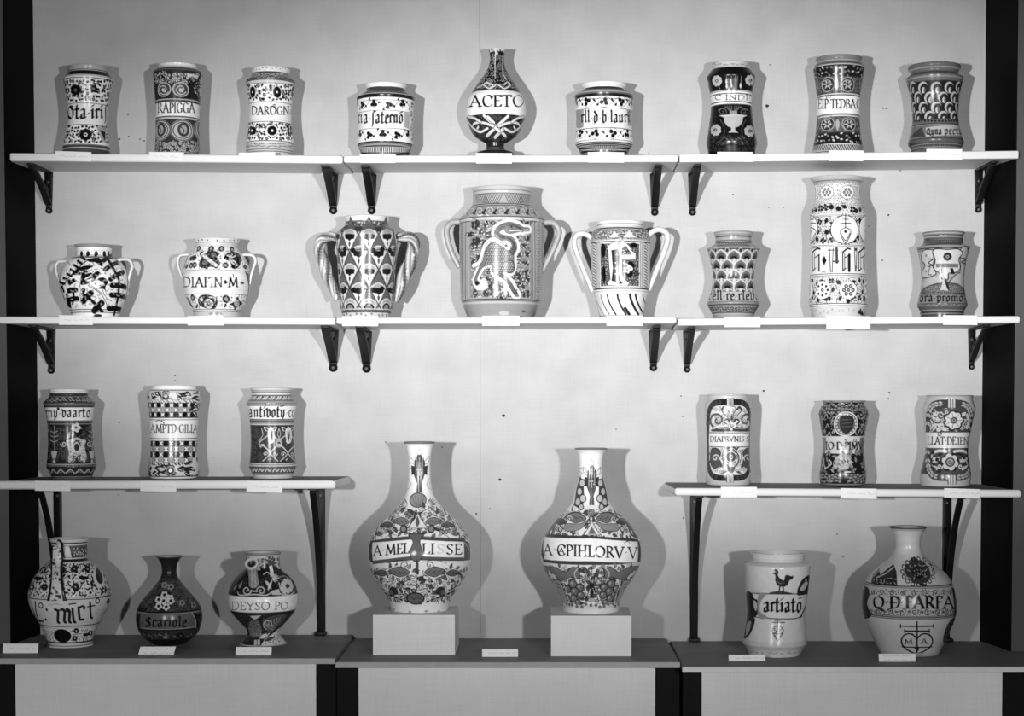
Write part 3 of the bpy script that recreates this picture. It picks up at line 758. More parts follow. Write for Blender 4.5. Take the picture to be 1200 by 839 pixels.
def p_darogna(c):
    c.band(0, 112, .68); c.scatter(76, 110, 30, lambda x, y, g: c.leaf(x, y, 0, 18, 6, .2)); c.hl(114, 6, K)
    c.band(116, 172, .14); c.scatter(126, 168, 16, lambda x, y, g: c.st([(x-7, y+4), (x, y-5), (x+6, y+2)], 4, .5)); c.hl(176, 6, K); c.band(180, 196, .55); c.hl(200, 5, K)
    c.foliage(208, 335, 30, .03, .48)
    for x in (168, 352, 472): c.dot(x, 270, 36, W, 46); c.dot(x, 270, 32, K, 42); c.dot(x, 270, 7, W)
    c.hl(342, 5, K); c.band(346, 490, .76); c.hl(478, 4, .5); c.hl(493, 5, K)
    c.text('DARO-GN', 160, 446, 440, 62, .03); c.text('A', 446, 470, 440, 40, .03)
    c.st([(300, 382), (318, 376), (338, 380)], 7, K)
    c.foliage(502, 630, 28, .03, .46)
    for x in (165, 316, 460): c.dot(x, 562, 46, W); c.flower(x, 562, 42, 10, K, K, 0, .3); c.dot(x, 562, 30, K); c.dot(x, 562, 9, W)
    c.hl(636, 6, K); c.band(640, 760, .46); c.scatter(652, 690, 18, lambda x, y, g: c.st([(x-9, y-3), (x, y), (x+9, y-2)], 4, .12)); c.hl(700, 5, .1); c.hl(650, 4, .7); c.hl(716, 5, .1)
vessel(ALB, 'white drug jar with dark round flowers, band lettered DAROGNA, third on the top shelf', 'jar', (270, 66, 6.45),
       [(102, 155, 456), (122, 162, 448), (138, 166, 448), (166, 152, 458), (190, 117, 488, 1), (205, 118, 487), (260, 123, 481), (340, 137, 466), (450, 142, 462), (560, 134, 470), (640, 118, 479), (690, 117, 480), (760, 119, 479)],
       p_darogna, W, '1l', [('rim', 116), ('neck', 180), ('body', 640), ('foot', 0)])

def trefoil(c, x, y, r, a, v):
    for i in (-1, 0, 1): c.dot(x+r*1.15*math.cos(a+i*2.1), y+r*1.15*math.sin(a+i*2.1), r, v)
    c.st([(x, y), (x-r*2.2*math.cos(a), y-r*2.2*math.sin(a))], r*.4, v)
def vinebands(c, rows, leaflet):
    for (yc, amp, ph, r) in rows:
        h = c.span(yc); n = 6; per = 2*h/n; f, c.flat = c.flat, True; cx = c.cx()
        pts = [(cx-h+i*per/16, yc+amp*math.sin(ph+2*math.pi*i/16)) for i in range(16*n+1)]
        c.st(pts, 4.5, K, False)
        for i in range(2*n+1):
            x = cx-h+(i+.5)*per/2-ph/(2*math.pi)*per; up = 1 if i % 2 else -1
            x += per/4*0
            trefoil(c, x, yc+up*-amp*.15, r, -1.57 if i % 2 else 1.57+.5, K)
            c.leaf(x+per*.22, yc-up*amp*.7, 2.2*up, r*2.0, r*1.2, K); c.leaf(x-per*.2, yc-up*amp*.8, -.9*up, r*1.9, r*1.1, K)
        c.flat = f
def p_saterno(c):
    c.band(0, 112, .76); c.hl(114, 5, K); c.band(116, 130, .1); c.band(130, 178, .05); c.around(160, 12, lambda x, i: c.st([(x, 140), (x, 172)], 3, .2)); c.hl(182, 6, .5)
    c.band(186, 212, .03); c.hl(222, 6, .7); c.hl(234, 5, K)
    vinebands(c, [(275, 42, .9, 17), (545, 42, -1.0, 17)], 0)
    c.hl(328, 5, K); c.band(332, 486, .74); c.hl(490, 5, K)
    c.text('na.jaterno-.', 150, 582, 446, 78, K, True, tk=.26)
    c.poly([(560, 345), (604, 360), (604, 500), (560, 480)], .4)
    c.poly([(606, 250), (660, 250), (660, 600), (606, 600)], .66); c.foliage(260, 600, 34, K, .4, 612, 650); c.hl(604, 6, K)
    c.band(607, 628, .04); c.hl(618, 5, .4); c.band(630, 655, .3); c.hl(645, 8, K); c.band(655, 760, .06)
    c.around(680, 17, lambda x, i: c.st([(x, 660), (x+1, 702)], 7, .7)); c.hl(712, 6, .3)
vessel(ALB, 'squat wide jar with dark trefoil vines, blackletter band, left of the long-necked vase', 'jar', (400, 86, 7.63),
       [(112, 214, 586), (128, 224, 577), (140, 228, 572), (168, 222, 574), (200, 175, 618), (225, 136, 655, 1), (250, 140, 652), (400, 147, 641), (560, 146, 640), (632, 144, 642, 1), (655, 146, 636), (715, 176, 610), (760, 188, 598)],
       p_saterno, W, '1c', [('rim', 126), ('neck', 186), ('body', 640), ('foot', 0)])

def p_aceto(c):
    c.band(0, 340, .05); c.band(0, 62, .55); c.foliage(40, 70, 22, .2, .4)
    c.curls(80, 325, 40, .34, 5); c.scatter(90, 325, 22, lambda x, y, g: c.dot(x, y, 3.5, .4))
    c.poly([(308, 60), (352, 60), (352, 250), (330, 270), (300, 250)], .03); c.st([(304, 60), (300, 170), (303, 250)], 5, .6); c.st([(354, 90), (354, 210), (380, 260)], 5, .6); c.curls(80, 250, 26, .3, 4, 310, 350)
    for s in (-1, 1):
        c.st([(315+s*10, 300), (315+s*50, 325), (315+s*90, 300), (315+s*70, 280), (315+s*50, 296)], 10, .6)
    c.st([(180, 320), (240, 290), (285, 300), (270, 318)], 9, .55)
    c.hl(333, 5, .4); c.band(337, 497, .78); c.hl(348, 3, .5)
    c.text('ACETO', 128, 508, 448, 76, .03, tk=.22, tn=.08); c.text('L', 98, 116, 455, 30, K)
    c.hl(500, 5, K); c.band(503, 720, .05)
    c.curls(510, 690, 34, .16, 4)
    for a, b in (((225, 510), (375, 655)), ((300, 580), (370, 650)), ((390, 515), (245, 650)), ((360, 600), (300, 660)), ((250, 520), (290, 560)), ((280, 575), (330, 620))):
        c.st([a, ((a[0]+b[0])/2, (a[1]+b[1])/2), b], 26, .05); c.st([a, ((a[0]+b[0])/2, (a[1]+b[1])/2), b], 19, .62)
    for s in (-1, 1):
        X = lambda d: 308+s*d
        for p in ([(20, 585), (90, 560), (150, 565), (165, 595), (140, 610), (125, 590)], [(60, 600), (110, 625), (160, 600), (200, 550)], [(110, 555), (150, 530), (195, 520)]):
            q = [(X(d), y) for d, y in p]; c.st(q, 22, .05); c.st(q, 15, .58)
    c.band(698, 830, .04); c.hl(735, 6, .12)
vessel('long_necked_vase', 'dark pear-shaped vase with white band lettered ACETO on the top shelf', 'vase', (530, 50, 5.99),
       [(50, 246, 372), (70, 256, 366), (110, 262, 360), (155, 254, 364), (205, 233, 382), (262, 198, 422), (330, 155, 468), (400, 115, 504), (470, 96, 517), (530, 101, 512), (600, 122, 486), (655, 155, 456), (690, 205, 405), (706, 234, 366, 1), (740, 236, 362), (758, 222, 378), (776, 168, 430), (800, 162, 436)],
       p_aceto, .1, '1c', [('neck', 333), ('body', 706), ('foot', 0)], thick=2.0)

def p_lauri(c):
    c.band(0, 108, .76); c.hl(112, 6, K); c.band(114, 150, .03); c.band(150, 178, .2); c.hl(165, 5, .6); c.band(178, 200, .03); c.hl(212, 5, .6)
    c.hl(222, 5, K)
    f, c.flat = c.flat, True
    for (yc, amp, ph) in ((252, 48, 0.0), (535, 48, 1.6)):
        h = c.span(yc); n = 5; per = 2*h/n; cx = c.cx()
        for sgn in (1, -1):
            pts = [(cx-h+i*per/16, yc+sgn*amp*math.cos(ph+2*math.pi*i/16)) for i in range(16*n+1)]
            c.st(pts, 4, K, False)
        for i in range(2*n):
            x = cx-h+i*per/2-ph/(2*math.pi)*per
            for a in (-2.0, .2, 1.8): c.dot(x+22*math.cos(a+i), yc+22*math.sin(a+i), 19, K)
            c.leaf(x+per*.25-18, yc-28, .9, 40, 20, K); c.leaf(x+per*.25+16, yc+40, -1.0, 40, 20, K)
    c.flat = f
    c.hl(305, 5, K); c.band(309, 482, .72); c.hl(485, 6, K)
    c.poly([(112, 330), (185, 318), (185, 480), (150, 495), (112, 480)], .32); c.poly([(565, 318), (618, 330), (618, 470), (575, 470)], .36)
    c.text('rll.d.b.lauri', 160, 600, 440, 74, K, True, tk=.26)
    c.st([(270, 400), (262, 450), (285, 455), (280, 440)], 4, D); c.st([(350, 400), (345, 445), (370, 452)], 4, D)
    c.hl(590, 6, K); c.hl(602, 6, .55); c.band(606, 632, .06); c.hl(618, 5, .5); c.band(634, 760, .05)
    c.around(655, 13, lambda x, i: c.st([(x, 644), (x, 664)], 5, .5)); c.hl(672, 5, .4); c.around(686, 13, lambda x, i: c.dot(x, 684, 4, .6)); c.hl(702, 5, .4)
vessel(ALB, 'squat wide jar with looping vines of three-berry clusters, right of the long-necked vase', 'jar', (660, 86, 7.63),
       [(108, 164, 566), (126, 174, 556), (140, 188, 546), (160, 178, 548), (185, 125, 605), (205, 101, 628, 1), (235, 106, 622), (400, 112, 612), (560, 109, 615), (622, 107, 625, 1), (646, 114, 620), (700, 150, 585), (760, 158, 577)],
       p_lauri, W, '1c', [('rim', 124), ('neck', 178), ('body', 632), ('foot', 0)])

def p_indi(c):
    c.band(0, 80, .46); c.scatter(50, 78, 26, lambda x, y, g: c.st([(x-9, y), (x+9, y-3)], 4, .18)); c.hl(84, 6, .03)
    c.band(88, 248, .02)
    for x, y in ((195, 185), (445, 180), (60, 185), (570, 180)): c.flower(x, y, 40, 8, .42, .06, .2); c.dot(x, y, 6, .5); c.st([(x+10, y+35), (x+25, y+60)], 5, .3)
    for x in (272, 305, 330, 345, 372): c.st([(x, 245), (x+(x-320)*.1, 150)], 4, .35)
    for x, y in ((270, 225), (305, 220), (372, 222), (300, 190), (268, 190)): c.leaf(x, y+20, -1.57, 45, 15, .55)
    c.hl(255, 8, .5); c.hl(262, 4, .05); c.band(266, 354, .02); c.hl(268, 12, .74); c.hl(350, 12, .74)
    c.band(282, 336, .70)
    c.text('C.INDI.', 176, 458, 329, 38, .02)
    for x in (215, 255, 325, 395): c.st([(x-8, 284), (x+8, 336)], 2.5, .4)
    c.hl(360, 6, .2); c.band(364, 770, .02)
    for s in (-1, 1):
        X = lambda d: 316+s*d
        c.st([(X(5), 420), (X(40), 390), (X(85), 395), (X(110), 410)], 5, .3); c.spiral(X(80), 420, 32, 1.3, .3, 5, .22, s)
        for k in range(4): c.st([(X(6+k*4), 420), (X(12+k*16), 375)], 4, .22)
    c.poly([(290, 412), (345, 412), (348, 445), (288, 445)], .3); c.hl(446, 0.1, .3)
    c.poly([(212, 448), (420, 448), (390, 462), (384, 500), (360, 530), (330, 540), (332, 560), (355, 578), (278, 578), (300, 560), (302, 540), (275, 530), (252, 500), (246, 462)], .40)
    c.st([(225, 450), (410, 450)], 5, .55)
    for x, y in ((185, 558), (440, 566), (40, 560), (580, 560)): c.flower(x, y, 44, 8, .38, .08, .3); c.dot(x, y, 6, .45)
    for s in (-1, 1):
        X = lambda d: 316+s*d
        c.st([(X(95), 480), (X(65), 545), (X(75), 620), (X(110), 650), (X(60), 655)], 4, .2)
    c.curls(600, 720, 36, .10, 4); c.scatter(615, 665, 20, lambda x, y, g: c.leaf(x, y, g.random()*6, 20, 7, .22), 240, 400)
vessel(ALB, 'black-ground drug jar painted with a pale footed cup, band lettered INDI, top shelf', 'jar', (810, 66, 6.45),
       [(58, 160, 440), (82, 160, 440), (104, 154, 446), (140, 130, 474), (166, 116, 488), (205, 126, 480), (300, 147, 462), (400, 150, 460), (500, 139, 471), (600, 121, 489), (660, 115, 496), (705, 124, 488), (765, 140, 472)],
       p_indi, .02, '1r', [('rim', 86), ('body', 0)])

def medallion(c, x, y, rx, ry, dk, lt):
    c.dot(x, y, rx, dk, ry); c.ring(x, y, rx*.94, 5, lt, ry*.94); c.spiral(x, y, rx*.8, 1.2, 2.2, 5, lt); 
    for k in range(6): c.leaf(x+rx*.1*math.cos(k*1.05), y+ry*.1*math.sin(k*1.05), k*1.05, rx*.62, rx*.22, lt)
    c.dot(x, y, rx*.14, dk)
def garland(c, ya, yb, step, dk, lt):
    c.band(ya, yb, dk)
    def f(x, y, g):
        a = (.5 if g.random() < .5 else -.5)+g.random()*.4; c.leaf(x-step*.4, y, a, step*.95, step*.5, lt if g.random() < .55 else lt*.55, K, 2)
    c.scatter(ya+4, yb-4, step, f)
def p_tobac(c):
    c.band(0, 98, .26); c.hl(62, 8, .42); c.hl(84, 5, .1); c.hl(98, 5, .5)
    garland(c, 102, 188, 34, .04, .5)
    c.band(186, 318, .12); c.curls(190, 312, 30, .3, 3)
    for x in (195, 345, 60, 480): medallion(c, x, 250, 58, 56, .08, .42)
    c.leaf(265, 300, -1.57, 110, 34, .36, K)
    c.hl(320, 8, .55); c.hl(330, 5, K); c.band(334, 470, .76); c.hl(330, 4, K); c.hl(472, 9, .22); c.hl(486, 6, .66)
    c.text('EIP.TEDBAC', 120, 446, 432, 70, .02, tk=.22); c.text('VO', 178, 222, 356, 24, .06)
    c.band(492, 612, .12); c.curls(496, 606, 30, .3, 3)
    for x in (190, 355, 60, 480): medallion(c, x, 552, 60, 52, .08, .42)
    c.leaf(268, 505, 1.57, 110, 34, .36, K)
    garland(c, 612, 695, 32, .04, .5)
    c.hl(698, 5, .6); c.band(702, 900, .42); c.around(728, 17, lambda x, i: c.st([(x-10, 708), (x+8, 746)], 7, .06)); c.hl(752, 6, .12)
vessel(ALB, 'dark leafy drug jar with broad white band lettered EIP TEDBAC, on the top right shelf', 'jar', (940, 60, 6.45),
       [(58, 92, 446, 1), (72, 98, 442), (90, 104, 446), (128, 91, 477, 1), (150, 92, 478), (250, 110, 462), (350, 119, 446), (450, 118, 440), (550, 111, 440), (650, 95, 446), (700, 82, 452), (750, 77, 460), (800, 78, 462)],
       p_tobac, .3, '1r', [('rim', 84), ('body', 700), ('foot', 0)])

def p_gray_scale(c):
    c.band(0, 180, .21); c.hl(75, 10, .34); c.hl(115, 8, .10); c.hl(150, 10, .3); c.hl(128, 6, .12); c.hl(180, 6, .05)
    c.band(184, 470, .04)
    per = 100
    for r, y in enumerate((235, 310, 385, 455)):
        def f(x, i):
            c.dot(x, y+6, 44, .04, 48); c.dot(x-4, y, 40, .42, 42); c.dot(x+6, y+8, 33, .06, 36); c.dot(x+2, y+20, 13, .5, 22); c.dot(x+10, y+18, 8, .2, 18)
        c.around(350, per, f, .5*(r % 2)+.12)
    c.band(468, 770, .2); c.hl(472, 5, .04); c.around(490, 26, lambda x, i: c.dot(x, 488, 8, .04)); c.hl(506, 5, .06); c.hl(514, 5, .3)
    c.band(520, 612, .22)
    c.poly([(225, 540), (510, 525), (500, 605), (225, 610)], .40)
    c.poly([(115, 610), (195, 535), (222, 610)], .11)
    c.text('Qyna', 228, 345, 592, 38, .03, True, tk=.24); c.text('pecto', 362, 500, 590, 38, .03, True, tk=.28)
    c.hl(616, 5, .06); c.band(620, 655, .17); c.around(665, 14, lambda x, i: c.st([(x, 660), (x+2, 674)], 6, .03)); c.hl(656, 4, .35); c.hl(682, 5, .32); c.hl(690, 4, .08)
vessel(ALB, 'grey waisted jar covered with overlapping scales, lettered low down, last on the top shelf', 'jar', (1050, 66, 6.45),
       [(78, 84, 483), (98, 78, 478), (122, 98, 463), (140, 96, 466), (168, 84, 521, 1), (190, 90, 519), (300, 117, 493), (400, 128, 482), (500, 129, 480), (600, 107, 501), (652, 90, 515, 1), (672, 92, 508), (700, 104, 488), (760, 116, 470)],
       p_gray_scale, .22, '1r', [('rim', 118), ('neck', 170), ('body', 655), ('foot', 0)])
# ---- second row ----------------------------------------------------
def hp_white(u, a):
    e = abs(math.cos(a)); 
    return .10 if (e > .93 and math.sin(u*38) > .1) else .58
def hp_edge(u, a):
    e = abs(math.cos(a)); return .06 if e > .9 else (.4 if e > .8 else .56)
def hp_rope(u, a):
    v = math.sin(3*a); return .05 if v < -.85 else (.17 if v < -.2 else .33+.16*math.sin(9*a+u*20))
POT = 'pot'
def comb(c, pts, n, L, w, v, sw=14):
    """stem with blunt side leaves, like a comb"""
    c.st(pts, sw, v, len(pts) > 2); p = catmull(pts, 8) if len(pts) > 2 else np.array([np.array(pts[0])+(np.array(pts[1])-np.array(pts[0]))*t for t in np.linspace(0, 1, 9)])
    for i in range(n):
        q = p[int((i+.6)/n*(len(p)-1))]; d = np.array(pts[-1], float)-np.array(pts[0], float); d /= np.hypot(*d); nn = np.array([-d[1], d[0]])
        for s in (-1, 1): c.st([tuple(q), tuple(q+s*nn*L+d*L*.12)], w*1.25, v, False)
def p_comb(c):
    c.band(0, 102, .34); c.hl(104, 4, K); c.hl(140, 3, .4); c.hl(198, 6, K)
    for x in (310, 368, 440, 512, 550): c.dot(x, 172, 17, K, 26)
    c.around(172, 75, lambda x, i: c.dot(x, 172, 15, K, 25) if abs(x-425) > 190 else None)
    for x in (270, 290, 340, 400, 475): c.dot(x, 160, 4, .2); c.dot(x, 180, 4, .2)
    c.hl(206, 5, K)
    P = c.poly
    P([(360, 225), (470, 210), (500, 280), (470, 275), (440, 250), (390, 245)], K, True)
    comb(c, [(520, 190), (575, 270), (640, 400)], 3, 66, 36, K, 26); comb(c, [(640, 420), (635, 540), (600, 715)], 3, 62, 38, K, 26)
    P([(190, 400), (300, 290), (420, 280), (330, 330), (240, 380)], K, True)
    c.st([(205, 395), (290, 345), (330, 345)], 26, W); c.st([(250, 350), (310, 345)], 22, K)
    P([(330, 330), (470, 330), (440, 390), (390, 430), (320, 450), (300, 430)], K, True)
    for a, b in (((350, 345), (400, 330)), ((345, 395), (395, 370)), ((410, 345), (440, 320)), ((360, 410), (410, 395))): c.st([a, b], 11, W); c.dot(b[0], b[1], 11, W)
    P([(450, 400), (500, 380), (545, 420), (520, 470), (530, 550), (510, 490), (455, 480), (510, 440)], K, True)
    c.st([(370, 455), (480, 530), (540, 640)], 9, .25); c.st([(390, 450), (520, 550), (550, 630)], 4, K)
    comb(c, [(320, 530), (400, 590), (490, 685)], 2, 50, 40, K, 30)
    comb(c, [(210, 480), (240, 520), (230, 620)], 2, 34, 36, K, 22); c.leaf(325, 470, 1.5, 60, 40, K); c.dot(482, 625, 17, K)
    for t in range(7): c.st([(118+t*33, 425-t*38), (165+t*30, 440-t*36)], 24, K, False)
    c.st([(130, 470), (250, 330), (370, 225)], 10, K); c.st([(160, 420), (200, 440), (290, 430), (300, 600)], 5, .2)
    for x, y in ((205, 420), (240, 410), (150, 500), (180, 540), (140, 470)): c.dot(x, y, 20, K)
    c.poly([(190, 425), (250, 390), (260, 420), (200, 460)], K); 
    for x, y in ((185, 440), (190, 470)): c.dot(x, y, 9, W)
    c.worms(240, 650, 44, .35, 150, 690)
    for x in (-60, 60, 800, 920): comb(c, [(x, 300), (x+10, 600)], 4, 50, 30, K)
    c.poly([(170, 560), (215, 560), (220, 660), (185, 640)], K); c.poly([(690, 600), (725, 560), (700, 660), (680, 650)], K)
    c.hl(668, 7, K); c.hl(692, 6, K); c.dot(455, 722, 34, .05, 14)
vessel('two_handled_pot', 'squat white two-handled pot painted with bold dark branching leaves, first on the second shelf', POT, (55, 275, 7.625),
       [(98, 245, 596), (112, 256, 590), (125, 265, 588), (192, 264, 588, 1), (210, 235, 625), (245, 185, 670), (300, 138, 702), (360, 112, 726), (420, 102, 738), (490, 112, 732), (560, 140, 712), (640, 188, 686), (690, 218, 664), (730, 228, 655), (775, 230, 652)],
       p_comb, W, '2l', [('rim', 106), ('neck', 205), ('body', 670), ('foot', 0)], tone=0.95,
       handles=[dict(path=[(215, 242, 30), (150, 238, 28), (100, 246, 28), (80, 292, 26), (88, 350, 24), (112, 420, 24)], paint=hp_white),
                dict(path=[(610, 235, 30), (680, 220, 30), (735, 228, 30), (762, 280, 30), (745, 350, 30), (722, 430, 28)], paint=hp_white)])

def ringfl(c, x, y, r): c.dot(x, y, r, D); c.dot(x, y, r*.45, .4)
def p_diafin(c):
    c.band(0, 96, .66); c.scatter(70, 92, 60, lambda x, y, g: c.dot(x, y, 7, .15)); c.hl(100, 5, .2); c.band(104, 140, .55); c.hl(142, 5, .4)
    for x, y in ((280, 158), (385, 158), (472, 158), (215, 300), (245, 295), (505, 298), (560, 165), (120, 300), (-40, 250), (820, 250)): ringfl(c, x, y, 26)
    c.poly([(330, 205), (385, 165), (455, 200), (435, 230), (460, 280), (440, 310), (365, 315), (350, 330), (280, 305), (300, 240)], D, True)
    c.st([(305, 200), (360, 250), (425, 305)], 38, D); c.st([(312, 205), (362, 250), (425, 298)], 28, .66)
    c.dot(330, 275, 22, .22); c.dot(405, 210, 22, .22)
    c.poly([(490, 240), (530, 190), (610, 195), (640, 260), (600, 325), (555, 320), (545, 270)], K, True)
    for p in ([(520, 215), (560, 230), (590, 215)], [(540, 260), (580, 265), (600, 300)], [(560, 205), (540, 250), (575, 290)]): c.st(p, 13, .62)
    c.dot(455, 240, 16, .55); c.leaf(235, 260, -1.2, 60, 40, K); c.leaf(205, 260, -.9, 55, 34, D); c.leaf(660, 290, 1.2, 50, 34, K); c.leaf(170, 330, -1.2, 50, 22, D)
    c.worms(165, 330, 34, .3)
    c.hl(336, 5, .1); c.hl(358, 3, .5); c.band(344, 354, .7)
    c.band(362, 535, .78); c.text('DIAFIN*M', 142, 614, 482, 82, .04); c.text('*', 620, 678, 480, 62, .06); c.st([(568, 372), (572, 402)], 7, K, False)
    c.hl(500, 3, .5); c.hl(540, 5, .1)
    ringfl(c, 225, 575, 28); ringfl(c, 508, 585, 33); ringfl(c, 100, 600, 28); ringfl(c, 720, 590, 28)
    c.poly([(270, 590), (300, 552), (370, 550), (425, 575), (435, 620), (415, 665), (340, 665), (285, 640)], D, True)
    c.dot(360, 625, 40, .62); c.dot(300, 590, 16, .6); c.st([(370, 570), (410, 575), (415, 600)], 12, .6); c.flower(360, 625, 26, 5, .3); c.st([(330, 600), (365, 640), (400, 650)], 6, K)
    c.poly([(535, 630), (580, 605), (605, 565), (625, 600), (650, 625), (610, 650), (580, 680), (570, 645)], D, True); c.dot(600, 622, 30, .62); c.flower(600, 622, 20, 5, .3)
    c.poly([(165, 560), (190, 580), (230, 660), (195, 640)], K); c.leaf(490, 660, -1.1, 46, 26, K); c.leaf(255, 670, -1.3, 50, 20, D)
    c.worms(550, 665, 40, .3); c.hl(672, 6, K); c.band(678, 800, .5); c.hl(690, 4, .15); c.dot(420, 710, 60, .3, 12)
    c.poly([(668, 350), (712, 380), (712, 560), (680, 600), (700, 470)], .1)
vessel('two_handled_pot', 'round white two-handled pot with shield and band lettered DIAFIN M, second on the second shelf', POT, (195, 270, 7.29),
       [(82, 228, 636), (98, 240, 628), (120, 252, 616), (152, 250, 614), (172, 240, 625), (210, 200, 660), (270, 162, 692), (350, 138, 706), (430, 130, 710), (530, 145, 702), (600, 178, 682), (652, 215, 660), (672, 232, 650, 1), (710, 238, 644), (770, 240, 640)],
       p_diafin, W, '2l', [('rim', 100), ('neck', 148), ('body', 676), ('foot', 0)], tone=0.92,
       handles=[dict(path=[(225, 214, 26), (165, 208, 26), (112, 222, 28), (98, 280, 26), (112, 340, 24), (138, 410, 24)], paint=hp_edge),
                dict(path=[(610, 220, 28), (680, 208, 28), (740, 218, 30), (762, 262, 30), (742, 330, 28), (722, 400, 26), (714, 460, 22)], paint=hp_edge)])

def p_lozenge(c):
    c.band(0, 78, .66); c.hl(80, 5, .1); c.band(84, 122, .22); c.scatter(88, 120, 17, lambda x, y, g: c.dot(x, y, 5, .55 if g.random() < .6 else .04)); c.band(122, 160, .10); c.hl(160, 5, .3)
    c.band(162, 690, .34)
    c.worms(170, 690, 18, .58); c.worms(170, 690, 20, .2)
    per = 138
    for y, ph in ((180, .0), (300, .5), (425, .0), (560, .5), (670, .0)):
        def f(x, i):
            c.poly([(x, y-125), (x+68, y), (x, y+125), (x-68, y)], .46, False, .08, 6); c.worms(y-60, y+60, 20, .08, x-36, x+36)
            c.worms(y-70, y+75, 14, .3, x-40, x+40)
            c.poly([(x-2, y-122), (x+50, y-30), (x, y-5), (x-50, y-30)], .20)
            c.dot(x, y+2, 48, .38, 44); c.ring(x, y+2, 46, 6, .62, 42)
            c.poly([(x-42, y), (x-36, y+28), (x-15, y+38), (x+15, y+38), (x+36, y+28), (x+42, y), (x+20, y-6), (x-20, y-6)], .03)
            c.poly([(x-42, y+28), (x, y+34), (x+42, y+28), (x+8, y+95), (x-8, y+95)], .68); c.leaf(x, y+42, 1.57, 48, 18, .15); c.dot(x, y+30, 12, .04)
        c.around(430, per, f, ph+.1)
    for y in (283, 560):
        c.around(430, 69, lambda x, i: (c.flower(x, y+(i % 2)*8, 20, 6, .03), c.dot(x, y+(i % 2)*8, 12, .03), c.st([(x-34, y), (x+34, y+4)], 5, .05, False)), .1)
    for y in (670,):
        c.around(430, 138, lambda x, i: (c.dot(x, 690, 46, .3, 40), c.ring(x, 692, 30, 10, .05, 26), c.ring(x, 692, 42, 5, .6, 36)), .1)
    c.hl(700, 7, .55); c.band(706, 724, .10); c.hl(714, 3, .4); c.band(726, 800, .55); c.scatter(730, 755, 40, lambda x, y, g: c.dot(x, y, 9, .3))
vessel('two_handled_jar', 'tall patterned jar of lozenges and dark blossoms with thick rope-twist handles, second shelf', 'jar', (360, 245, 5.99),
       [(60, 262, 586), (82, 270, 580), (100, 273, 576), (122, 264, 580), (150, 225, 612), (178, 198, 632), (215, 198, 632), (300, 205, 626), (450, 215, 616), (600, 226, 610), (690, 232, 606, 1), (706, 240, 600), (750, 245, 590), (780, 246, 588)],
       p_lozenge, .4, '2c', [('rim', 80), ('neck', 160), ('body', 690), ('foot', 0)], tone=0.86,
       handles=[dict(path=[(235, 200, 46), (170, 195, 60), (100, 215, 72), (88, 280, 72), (110, 370, 78), (140, 450, 78), (172, 540, 66), (212, 640, 40)], paint=hp_rope, depth=.7, twist=7.0, lobes=3),
                dict(path=[(600, 200, 46), (660, 190, 58), (728, 205, 70), (752, 265, 80), (730, 340, 84), (695, 440, 90), (660, 540, 76), (618, 650, 40)], paint=hp_rope, depth=.7, twist=-7.0, lobes=3)])

